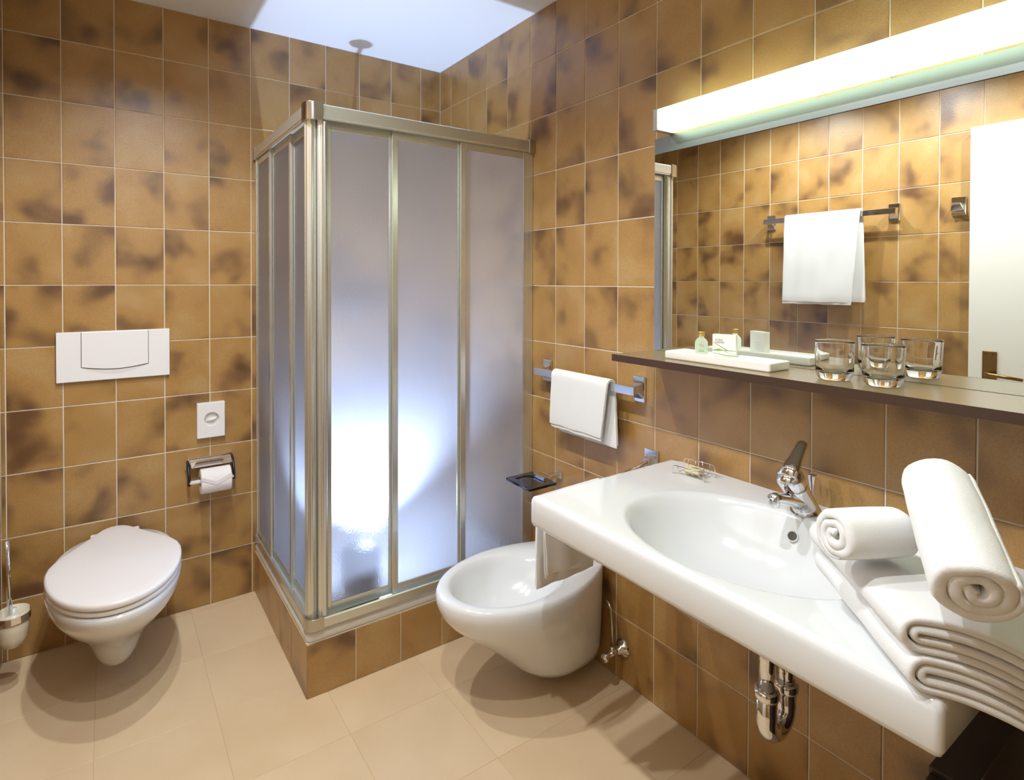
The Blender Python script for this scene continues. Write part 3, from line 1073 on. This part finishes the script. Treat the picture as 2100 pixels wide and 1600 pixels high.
lathe(b, (-0.0005, py, 0.518), [(0.040, 0), (0.039, 0.004), (0.024, 0.010), (0.019, 0.011)], 28, (-1, 0, 0))
link('wall_rosette', fixn(b), M_CHROME, t, smooth=True)

# ------------------------------------------------------------------ mirror, lamp, shelf
o = link('mirror', mbox(-0.006, -0.0012, -3.0, -1.390, 1.1145, 1.716), M_MIRROR)
tag(o, 'large frameless wall mirror above the brown shelf', 'mirror')
t = empty('mirror_lamp', (0, -2.2, 1.79), 'long box lamp with glowing white diffuser above the mirror', 'lamp')
link('metal_strip', mbox(-0.007, -0.001, -3.0, -1.391, 1.7175, 1.765), M_STRIP, t)
link('diffuser', mbox(-0.082, -0.004, -3.0, -1.462, 1.770, 1.829), M_TUBE, t, bevel=0.004)
link('end_cap', mbox(-0.080, -0.001, -1.4615, -1.444, 1.768, 1.831), M_ALU, t, bevel=0.002)

sh = empty('wall_shelf', (-0.096, -2.2, 1.094), 'long dark brown shelf under the mirror', 'shelf')
link('shelf_board', mbox(-0.1915, -0.0008, -3.0, -1.393, 1.0945, 1.1138), M_SHELF, sh, bevel=0.0008)
link('edge_band', mbox(-0.1930, -0.1916, -3.0, -1.393, 1.0943, 1.1140), M_SHELFEDGE, sh)

# tray, bottle, box, glasses on the shelf
TZ = 1.1142
tr = BM()
x0, x1, y0, y1 = -0.139, -0.052, -1.843, -1.540
rings = [rrect(x0 + .002, x1 - .002, y0 + .002, y1 - .002, 0.003, TZ), rrect(x0, x1, y0, y1, 0.004, TZ + 0.003), rrect(x0, x1, y0, y1, 0.004, TZ + 0.019), rrect(x0 + .002, x1 - .002, y0 + .002, y1 - .002, 0.004, TZ + 0.0215),
         rrect(x0 + .007, x1 - .007, y0 + .007, y1 - .007, 0.004, TZ + 0.0215), rrect(x0 + .010, x1 - .010, y0 + .010, y1 - .010, 0.004, TZ + 0.0175)]
loft(tr, rings)
o = link('amenity_tray', fixn(tr), M_TRAYW, bevel=0.0006)
tag(o, 'narrow white ceramic tray on the shelf holding a bottle and a box', 'tray')
TZ2 = TZ + 0.0177


def text_obj(name, body, size, mtx, m, parent, spacing=1.0):
    cu = bpy.data.curves.new(name, 'FONT')
    cu.body = body
    cu.size = size
    cu.extrude = 0.00005
    cu.space_line = 0.85
    cu.space_character = spacing
    tmp = bpy.data.objects.new(name + '_tmp', cu)
    COL.objects.link(tmp)
    dg = bpy.context.evaluated_depsgraph_get()
    me = bpy.data.meshes.new_from_object(tmp.evaluated_get(dg))
    bpy.data.objects.remove(tmp)
    me.transform(mtx)
    me.materials.clear()
    me.materials.append(m)
    ob = bpy.data.objects.new(name, me)
    COL.objects.link(ob)
    ob.parent = parent
    if parent.name in PM:
        ob.matrix_parent_inverse = PM[parent.name].inverted()
    return ob


t = empty('shampoo_bottle', (-0.083, -1.617, TZ2), 'small pale green bottle with a gold cap on the white tray', 'bottle')
bc = (-0.083, -1.617, TZ2)
b = BM()
lathe(b, bc, [(0.014, 0), (0.0155, 0.002), (0.0165, 0.012), (0.0165, 0.028), (0.015, 0.034), (0.010, 0.040), (0.0065, 0.043), (0.0065, 0.049)], 32)
link('bottle_body', fixn(b), M_BOTTLE, t, smooth=True)
b = BM()
lathe(b, (bc[0], bc[1], bc[2] + 0.047), [(0.0078, 0), (0.0085, 0.001), (0.0085, 0.0035), (0.0078, 0.004), (0.0085, 0.0048), (0.0085, 0.0105), (0.0078, 0.0115)], 24)
link('gold_cap', fixn(b), M_GOLD, t, smooth=True)
vdir = Vector((-0.81, -0.58, 0)).normalized()
sdir = Vector((0, 0, 1)).cross(vdir).normalized()


def facing(origin, out_, up=Vector((0, 0, 1))):
    s_ = up.cross(out_).normalized()
    return Matrix(((s_.x, up.x, out_.x, origin[0]), (s_.y, up.y, out_.y, origin[1]), (s_.z, up.z, out_.z, origin[2]), (0, 0, 0, 1)))


def on_cyl(c, r, n=9, z0=0, z1=0.003, half=0.5, off=0.0):
    bm = BM()
    pts = [Vector(c) + (vdir * math.cos(a) + sdir * math.sin(a)) * r for a in [off - half + 2 * half * i / (n - 1) for i in range(n)]]
    a_ = [bm.verts.new(p + Vector((0, 0, z0))) for p in pts]
    b_ = [bm.verts.new(p + Vector((0, 0, z1))) for p in pts]
    for i in range(n - 1):
        bm.faces.new((a_[i], a_[i + 1], b_[i + 1], b_[i]))
    return bm


text_obj('lettering', 'PURE\nHERBS', 0.0048, facing(Vector(bc) + vdir * 0.0169 - sdir * 0.006 + Vector((0, 0, 0.024)), vdir), M_INK, t)
link('green_grass_print', on_cyl(bc, 0.0168, z0=0.0065, z1=0.0085, half=0.45), M_INKG, t)
link('grass_line_print', on_cyl(bc, 0.0168, z0=0.0105, z1=0.0112, half=0.4), M_INKG, t)

t = empty('soap_box', (-0.083, -1.69, TZ2), 'square white card box printed with green grass on the white tray', 'box')
out_ = Vector((-0.93, -0.36, 0)).normalized()
sd = Vector((0, 0, 1)).cross(out_).normalized()
bo = Vector((-0.086, -1.690, TZ2))
bw, bh, bt = 0.058, 0.057, 0.018
b = BM()
box(b, -bw / 2, bw / 2, 0, bh, -bt, 0)
mt = facing(bo + out_ * (bt / 2), out_)
b.transform(mt)
link('card_box', b, M_TRAYW, t, bevel=0.0012)
m0 = mt @ Matrix.Translation((-0.022, 0.040, 0.0004))
text_obj('lettering', 'PURE\nHERBS', 0.0075, m0, M_INK, t, 1.1)


def strokes(name, m, polys, parent, mtx):
    bm = BM()
    for p in polys:
        bm.faces.new([bm.verts.new((x, y, 0.0004)) for x, y in p])
    bm.transform(mtx)
    return link(name, bm, m, parent)


strokes('grass_print', M_INKG, [[(-0.028, 0.0165), (-0.014, 0.0195), (-0.004, 0.017), (0.028, 0.0165), (0.028, 0.0150), (-0.004, 0.0152), (-0.014, 0.0140), (-0.028, 0.0145)],
                                [(-0.028, 0.0090), (0.006, 0.0042), (0.028, 0.0040), (0.028, 0.0020), (0.004, 0.0022), (-0.028, 0.0080)]], t, mt)
strokes('blade_print', M_INKB, [[(-0.027, 0.0370), (0.010, 0.0160), (0.008, 0.0150), (-0.027, 0.0362)], [(0.0, 0.0138), (0.028, 0.0060), (0.028, 0.0055), (0.0, 0.0130)],
                                [(-0.028, 0.0240), (-0.004, 0.0190), (-0.004, 0.0185), (-0.028, 0.0236)]], t, mt)
bk = mt @ Matrix.Translation((0, 0, -bt)) @ Matrix.Rotation(PI, 4, 'Y')
strokes('text_lines', M_INK, [[(-0.016, 0.026 - i * 0.0055), (0.010 - 0.004 * (i % 2), 0.026 - i * 0.0055), (0.010 - 0.004 * (i % 2), 0.0264 - i * 0.0055), (-0.016, 0.0264 - i * 0.0055)] for i in range(4)], t, bk)

for k, (gx, gy, lab) in enumerate(((-0.105, -1.969, 'clear tumbler on the shelf nearer the white tray'), (-0.103, -2.062, 'clear tumbler on the shelf farther from the white tray'))):
    b = BM()
    r = 0.0385
    prof = [(0.0, 0.0), (0.027, 0.0), (0.030, 0.0015), (0.0345, 0.008), (0.0365, 0.018), (r, 0.082), (r + 0.0004, 0.0838), (r - 0.0015, 0.0848), (r - 0.0030, 0.0838), (r - 0.0036, 0.080), (0.0320, 0.030), (0.029, 0.021), (0.022, 0.0155), (0.0, 0.0145)]
    lathe(b, (gx, gy, TZ - 0.0002), prof, 48, cap0=False, cap1=False)
    bmesh.ops.remove_doubles(b, verts=b.verts, dist=1e-4)
    o = link('drinking_glass', fixn(b), M_GLASS, smooth=True)
    tag(o, lab, 'glass', 'drinking glasses on the shelf')

# ------------------------------------------------------------------ towel rails


def noise3(p, s, a):
    return noise.noise(Vector(p) * s) * a


def rail_set(wallx, sgn, y0, y1, z, off, lab, grp):
    """bar parallel to the wall; sgn = direction away from the wall along X"""
    e = empty('towel_rail', (wallx, (y0 + y1) / 2, z), lab, 'towel rail', grp)
    xb = wallx + sgn * off
    link('bar', mbox(xb - 0.005, xb + 0.005, min(y0, y1), max(y0, y1), z - 0.0135, z + 0.0135), M_CHROME, e, bevel=0.0012)
    for yy in (y0 - 0.002 if y0 < y1 else y0 + 0.002, y1):
        pass
    for yp in (max(y0, y1) - 0.006, min(y0, y1) + 0.030):
        xs = sorted((wallx + sgn * 0.0008, wallx + sgn * 0.010))
        link('wall_plate', mbox(xs[0], xs[1], yp - 0.024, yp + 0.024, z - 0.043, z + 0.040), M_CHROME, e, bevel=0.0025)
        # wedge arm from the plate to the bar
        b = BM()
        w = 0.013
        X = lambda q: wallx + sgn * q
        loft(b, [[(X(0.008), yp - 0.020, z - 0.034), (X(0.008), yp + 0.020, z - 0.034), (X(0.008), yp + 0.020, z + 0.022), (X(0.008), yp - 0.020, z + 0.022)],
                 [(X(0.024), yp - w, z - 0.012), (X(0.024), yp + w, z - 0.012), (X(0.024), yp + w, z + 0.013), (X(0.024), yp - w, z + 0.013)],
                 [(X(off + 0.004), yp - w, z - 0.0135), (X(off + 0.004), yp + w, z - 0.0135), (X(off + 0.004), yp + w, z + 0.0135), (X(off + 0.004), yp - w, z + 0.0135)]])
        link('arm', fixn(b), M_CHROME, e, bevel=0.001)
    return e


rail_set(0.0, -1, -0.866, -1.362, 0.984, 0.060, 'chrome towel rail on the tiles between the shower and the shelf', 'wall towel rails')
rail_set(XL, 1, -0.775, -1.420, 1.660, 0.065, 'chrome towel rail on the wall facing the mirror', 'wall towel rails')


def drape(name, P, axis0, axis1, top, thick, front, back, lab, cat='towel', amp=0.004, layers=2, rad=0.014, skew=0.0, grp=None):
    """cloth hung over a bar. P(u, d, z): u along the bar, d outwards from the bar, z height.
    front/back = hanging lengths"""
    bm = BM()
    nu, nseg = 26, 30
    path = []
    m = nseg
    for i in range(m + 1):
        s_ = i / m
        path.append(('f', s_))
    rows = []
    for layer in range(layers):
        g0 = rad + layer * thick * 1.05
        fl = front - layer * 0.0 + (layer * -0.012)
        bl = back - layer * 0.010
        prof = []
        k1 = 12
        for i in range(k1 + 1):
            prof.append((g0 + 0.0, -fl * (1 - i / k1)))
        for i in range(1, 8):
            a = PI * i / 8
            prof.append((g0 * math.cos(a), g0 * math.sin(a)))
        for i in range(k1 + 1):
            prof.append((-g0, -bl * (i / k1)))
        rows.append(prof)
    for layer, prof in enumerate(rows):
        grid = []
        for i, (d, h) in enumerate(prof):
            r_ = []
            for j in range(nu + 1):
                u = axis0 + (axis1 - axis0) * j / nu
                fr = j / nu
                hang = min(1, max(0, -h) / 0.12)
                dd = d + amp * hang * noise.noise(Vector((u * 14, h * 5, layer * 3.1 + top))) * (1 if d > 0 else 0.6)
                sk = skew * max(0, -h) * (1 if d > 0 else -0.35)
                hh = h
                uu = u + sk * (0.3 + 0.7 * fr) + 0.002 * noise.noise(Vector((fr * 3, h * 20, 2.0 + layer)))
                if h < -0.05:
                    hh = h + 0.003 * noise.noise(Vector((u * 20, 1.7, layer)))
                r_.append(bm.verts.new(P(uu, dd, top + hh)))
            grid.append(r_)
        for i in range(len(grid) - 1):
            for j in range(nu):
                bm.faces.new((grid[i][j], grid[i][j + 1], grid[i + 1][j + 1], grid[i + 1][j]))
    o_ = link(name, bm, M_TOWEL, smooth=True)
    sd_ = o_.modifiers.new('so', 'SOLIDIFY')
    sd_.thickness = thick
    sd_.offset = 0
    bv = o_.modifiers.new('bv', 'BEVEL')
    bv.width = thick * 0.4
    bv.segments = 3
    bv.limit_method = 'ANGLE'
    bv.angle_limit = math.radians(60)
    tag(o_, lab, cat, grp)
    return o_


drape('hand_towel', lambda u, d, z: (-0.060 - d, u, z), -0.985, -1.262, 0.986, 0.0045, 0.186, 0.205, 'white hand towel folded over the rail between the shower and the shelf', layers=2, rad=0.0155, skew=0.16)
drape('hand_towel', lambda u, d, z: (XL + 0.065 + d, u, z), -0.900, -1.272, 1.664, 0.0050, 0.455, 0.440, 'white towel over the rail that shows in the mirror', layers=2, rad=0.0150, skew=0.08, amp=0.008)

# projecting rail beside the basin with the towel that hangs over the bidet
e = empty('swivel_rail', (0, -1.38, 0.765), 'chrome towel arm sticking out beside the washbasin', 'towel rail')
link('wall_plate', mbox(-0.009, -0.0008, -1.408, -1.356, 0.738, 0.800), M_CHROME, e, bevel=0.002)
b = BM()
loft(b, [[(-0.008, -1.395, 0.745), (-0.008, -1.367, 0.745), (-0.008, -1.367, 0.783), (-0.008, -1.395, 0.783)],
         [(-0.030, -1.391, 0.757), (-0.030, -1.371, 0.757), (-0.030, -1.371, 0.776), (-0.030, -1.391, 0.776)]])
link('arm_socket', fixn(b), M_CHROME, e, bevel=0.002)
b = BM()
tube(b, [(-0.02, -1.381, 0.7645), (-0.10, -1.383, 0.750), (-0.20, -1.385, 0.737), (-0.44, -1.390, 0.733)], 0.0065, 14)
link('arm', b, M_CHROME, e, smooth=True)
drape('hand_towel', lambda u, d, z: (u, -1.388 - d, z - 0.02 * (-u)), -0.455, -0.235, 0.742, 0.0045, 0.205, 0.24, 'cream towel hanging under the washbasin corner over the bidet', layers=2, rad=0.012, skew=0.15, amp=0.012)

# robe hook on the left wall
e = empty('wall_hook', (XL, -1.64, 1.66), 'square chrome wall hook between towel rail and door', 'hook')
link('hook_plate', mbox(XL + 0.0008, XL + 0.009, -1.667, -1.614, 1.621, 1.702), M_CHROME, e, bevel=0.002)
b = BM()
loft(b, [[(XL + 0.008, -1.664, 1.630), (XL + 0.008, -1.617, 1.630), (XL + 0.008, -1.617, 1.672), (XL + 0.008, -1.664, 1.672)],
         [(XL + 0.030, -1.664, 1.640), (XL + 0.030, -1.617, 1.640), (XL + 0.030, -1.617, 1.655), (XL + 0.030, -1.664, 1.655)],
         [(XL + 0.040, -1.655, 1.665), (XL + 0.040, -1.625, 1.665), (XL + 0.036, -1.625, 1.675), (XL + 0.036, -1.655, 1.675)]])
link('hook_tongue', fixn(b), M_CHROME, e, bevel=0.001)

# smoked glass soap shelf by the bidet
e = empty('soap_shelf', (0, -0.93, 0.595), 'dark smoked glass soap dish on a chrome wall bracket', 'soap dish')
b = BM()
rings = [rrect(-0.200, -0.076, -1.012, -0.868, 0.006, 0.5925), rrect(-0.201, -0.075, -1.013, -0.867, 0.007, 0.594), rrect(-0.201, -0.075, -1.013, -0.867, 0.007, 0.600), rrect(-0.200, -0.076, -1.012, -0.868, 0.006, 0.6015),
         rrect(-0.185, -0.100, -0.995, -0.885, 0.03, 0.6010), rrect(-0.175, -0.110, -0.985, -0.895, 0.03, 0.597)]
loft(b, rings)
link('glass_plate', fixn(b), M_SMOKE, e)
link('clamp', mbox(-0.104, -0.062, -0.972, -0.908, 0.586, 0.611), M_CHROME, e, bevel=0.002)
link('arm', mbox(-0.064, -0.008, -0.952, -0.928, 0.590, 0.606), M_CHROME, e, bevel=0.002)
link('wall_plate', mbox(-0.009, -0.0008, -0.957, -0.923, 0.583, 0.613), M_CHROME, e, bevel=0.002)

# wire soap basket and soap on the basin
e = empty('wire_basket', (-0.085, -1.595, SZ1), 'small chrome wire soap basket on the back of the washbasin', 'soap dish')
cx_, cy_ = -0.076, -1.590
ux = Vector((0.86, -0.50, 0)).normalized()   # long direction is close to the wall direction
ux = Vector((0.10, -1.0, 0)).normalized()
uy = Vector((-1.0, -0.10, 0)).normalized()


def BP(a, c, z):
    p = Vector((cx_, cy_, SZ1)) + ux * a + uy * c
    return (p.x, p.y, SZ1 + z)


wr_ = 0.0018
for c in (-0.028, 0.028):
    b = BM()
    hh = 0.024 if c > 0 else 0.034
    tube(b, [BP(-0.047, c, wr_), BP(-0.047, c, hh - 0.008), BP(-0.044, c, hh - 0.002), BP(-0.037, c, hh), BP(0.037, c, hh), BP(0.044, c, hh - 0.002), BP(0.047, c, hh - 0.008), BP(0.047, c, wr_)], wr_, 8)
    link('side_hoop', b, M_CHROME, e, smooth=True)
for a in (-0.032, -0.011, 0.011, 0.032):
    b = BM()
    tube(b, [BP(a, -0.028, 0.034), BP(a, -0.028, 0.014), BP(a, -0.020, 0.008), BP(a, 0.020, 0.008), BP(a, 0.028, 0.014), BP(a, 0.028, 0.024)], 0.001, 8)
    link('cross_wire', b, M_CHROME, e, smooth=True)
b = BM()
box(b, -0.022, 0.024, -0.016, 0.018, 0.0093, 0.023)
so = Matrix(((ux.x, uy.x, 0, cx_), (ux.y, uy.y, 0, cy_), (0, 0, 1, SZ1), (0, 0, 0, 1)))
b.transform(so)
sob = link('soap_bar', b, M_SOAP, bevel=0.003, bseg=3)
tag(sob, 'wrapped cream soap bar lying in the chrome wire basket', 'soap')
text_obj('lettering', 'PURE\nHERBS', 0.008, so @ Matrix.Translation((-0.016, -0.002, 0.0233)) @ Matrix.Rotation(PI, 4, 'Z') @ Matrix.Translation((-0.036, -0.002, 0)), M_INKB, sob)

# ------------------------------------------------------------------ folded towels on the basin
CN = Vector((-0.556, -2.272, 0.0))          # near left corner of the stack
AV = Vector((0.688, 0.726, 0.0)).normalized()   # along the long left edge, away from the camera
AU = Vector((0.64, -0.77, 0.0)).normalized()    # along the near edge, to the right


def sag(p):
    """towels droop past the right end of the washbasin"""
    over = max(0.0, (SY0 + 0.02) - p.y)
    return Vector((p.x, p.y, p.z - min(0.5 * over, 4.0 * over * over)))


def ribbon_path(u1, uend, h0, h1, nturn=8):
    """centre line of a fold, open to the right: bottom layer in, turn at the left, top layer out"""
    r = (h1 - h0) / 2
    pts = []
    for i in range(11):
        pts.append((uend - (uend - u1 - r) * i / 10, h0))
    for i in range(1, nturn):
        a = PI / 2 + PI * i / nturn
        pts.append((u1 + r + r * 1.0 * math.cos(a), (h0 + h1) / 2 - r * math.sin(a)))
    for i in range(11):
        pts.append((u1 + r + (uend - u1 - r) * i / 10, h1))
    return pts


def folded_towel(name, base, zb, specs, vlen, shift, seed, lab):
    bm = BM()
    for (u1, uend, h0, h1, th) in specs:
        path = ribbon_path(u1, uend, h0, h1)
        m = len(path)
        # offset both sides
        up, dn_ = [], []
        for i, (u, h) in enumerate(path):
            p0 = path[max(i - 1, 0)]
            p1 = path[min(i + 1, m - 1)]
            tx, tz = p1[0] - p0[0], p1[1] - p0[1]
            l = math.hypot(tx, tz) or 1
            nx, nz = -tz / l, tx / l
            w = th / 2 * (1 + 0.10 * noise.noise(Vector((u * 40, h * 60, seed))))
            up.append((u + nx * w, h + nz * w))
            dn_.append((u - nx * w, h - nz * w))
        prof = up + list(reversed(dn_))
        nv = 16
        rings_ = []
        for k in range(nv + 3):
            if k == 0:
                v, ins = 0.002, 0.55
            elif k == nv + 2:
                v, ins = vlen - 0.002, 0.55
            else:
                v, ins = 0.004 + (vlen - 0.008) * (k - 1) / nv, 0
                if k == 1:
                    v = 0.006
            ring = []
            for idx, (u, h) in enumerate(prof):
                if ins:
                    ci = idx if idx < m else 2 * m - 1 - idx
                    cu_, ch = path[ci]
                    u, h = u + (cu_ - u) * ins * 0.6, h + (ch - h) * ins * 0.6
                nz_ = noise.noise(Vector((u * 9 + seed, v * 9, h * 30)))
                un = 0.0035 * noise.noise(Vector((v * 12, h * 45, seed + 4)))
                vn = 0.003 * noise.noise(Vector((u * 16, h * 60, seed + 9))) if k < 3 else 0
                p = Vector(base) + AU * (u + shift[0] + un) + AV * (v + shift[1] + vn) + Vector((0, 0, zb + h + 0.0016 * nz_))
                ring.append(sag(p))
            rings_.append(ring)
        ribbon_loft(bm, rings_, m)
    o_ = link(name, fixn(bm), M_TOWEL, smooth=True)
    md = o_.modifiers.new('sub', 'SUBSURF')
    md.levels = 1
    md.render_levels = 1
    tag(o_, lab, 'towel', 'folded bath towels on the washbasin')
    return o_


folded_towel('folded_towel', CN, 0.7925, [(0.0, 0.24, 0.0055, 0.0435, 0.0112), (0.0125, 0.235, 0.0170, 0.0320, 0.0112)], 0.315, (0.006, 0.0), 1.0, 'lower one of two folded white bath towels on the washbasin end')
folded_towel('folded_towel', CN, 0.8425, [(-0.002, 0.24, 0.0055, 0.0425, 0.0110), (0.0105, 0.235, 0.0168, 0.0312, 0.0110)], 0.315, (0.0, 0.002), 7.0, 'upper folded white bath towel directly under the rolled towels')


def rolled_towel(name, a, b_, r0, th, turns, phase, seed, lab, squash=0.94):
    a, b_ = Vector(a), Vector(b_)
    d = (b_ - a)
    L_ = d.length
    d.normalize()
    side = d.cross(Vector((0, 0, 1))).normalized()
    upv = side.cross(d).normalized()
    bm = BM()
    n = int(30 * turns)
    cent = []
    for i in range(n + 1):
        s_ = i / n
        ang = phase + 2 * PI * turns * s_
        r = 0.006 + (r0 - th / 2 - 0.006) * s_
        q_ = max(0.0, (s_ - 0.88) / 0.12)
        r -= th * 0.42 * q_ * q_
        cent.append((ang, r))
    outp, inp = [], []
    for i, (ang, r) in enumerate(cent):
        s_ = i / n
        wob = 1 + (1 - s_) * 0.30 * noise.noise(Vector((math.cos(ang) * 1.2, math.sin(ang) * 1.2, seed + s_)))
        w = th * 0.47
        if s_ > 0.88:
            w *= 1 - 0.72 * (s_ - 0.88) / 0.12
        for lst, sg in ((outp, 1), (inp, -1)):
            rr = (r + sg * w) * wob
            lst.append((rr * math.cos(ang), rr * math.sin(ang) * squash))
    prof = outp + list(reversed(inp))
    m = len(cent)
    nv = 12
    rings_ = []
    for k in range(nv + 5):
        if k in (0, nv + 4):
            v, ins = (0.0 if k == 0 else L_), 0.7
        elif k in (1, nv + 3):
            v, ins = (0.002 if k == 1 else L_ - 0.002), 0.25
        else:
            v, ins = 0.006 + (L_ - 0.012) * (k - 2) / nv, 0
        ring = []
        for idx, (x, y) in enumerate(prof):
            ci = idx if idx < m else 2 * m - 1 - idx
            ang, r = cent[ci]
            cx2, cy2 = r * math.cos(ang), r * math.sin(ang) * squash
            x2, y2 = x + (cx2 - x) * ins * 0.7, y + (cy2 - y) * ins * 0.7
            rs = math.hypot(x2, y2) / r0
            bulge = 1 + 0.025 * math.sin(PI * v / L_)
            dv = 0.004 * noise.noise(Vector((x2 * 40, y2 * 40, seed))) * (1 if v < L_ / 2 else -1) + (0.006 * rs * rs if v < L_ / 2 else -0.006 * rs * rs)
            nz_ = 0.0012 * noise.noise(Vector((ang * 0.7, v * 18, seed)))
            dv *= max(0, 1 - min(v, L_ - v) / 0.03)
            ring.append(a + d * (v + dv) + side * (x2 * bulge + nz_) + upv * (y2 * bulge + nz_))
        rings_.append(ring)
    ribbon_loft(bm, rings_, m)
    o_ = link(name, fixn(bm), M_TOWEL, smooth=True)
    tag(o_, lab, 'towel', 'rolled towels on the towel stack')
    return o_


ZR = 0.8925
rolled_towel('rolled_towel', (-0.505, -2.155, ZR + 0.048), (-0.400, -2.207, ZR + 0.045), 0.049, 0.0165, 2.6, 1.2, 3.0, 'smaller rolled white towel lying next to the tap')
rolled_towel('rolled_towel', (-0.548, -2.343, ZR + 0.058), (-0.362, -2.240, ZR + 0.132), 0.057, 0.0185, 2.7, 2.4, 11.0, 'larger rolled white towel leaning on top of the smaller roll')

# ------------------------------------------------------------------ dark cabinet at the lower right
e = empty('vanity_cabinet', (-0.25, -2.65, 0), 'dark brown wooden cabinet at the end of the washbasin', 'cabinet')
link('cabinet_body', mbox(-0.452, -0.002, -3.0, -2.262, 0.0, 0.640), M_WOOD, e, bevel=0.001)
link('cabinet_top', mbox(-0.470, -0.002, -3.0, -2.325, 0.6405, 0.676), M_WOOD, e, bevel=0.0015)
for y0_, y1_ in ((-2.282, -2.264), (-2.62, -2.286), (-2.97, -2.624)):
    link('cabinet_door', mbox(-0.470, -0.4525, y0_, y1_, 0.06, 0.632), M_WOOD, e, bevel=0.0015)
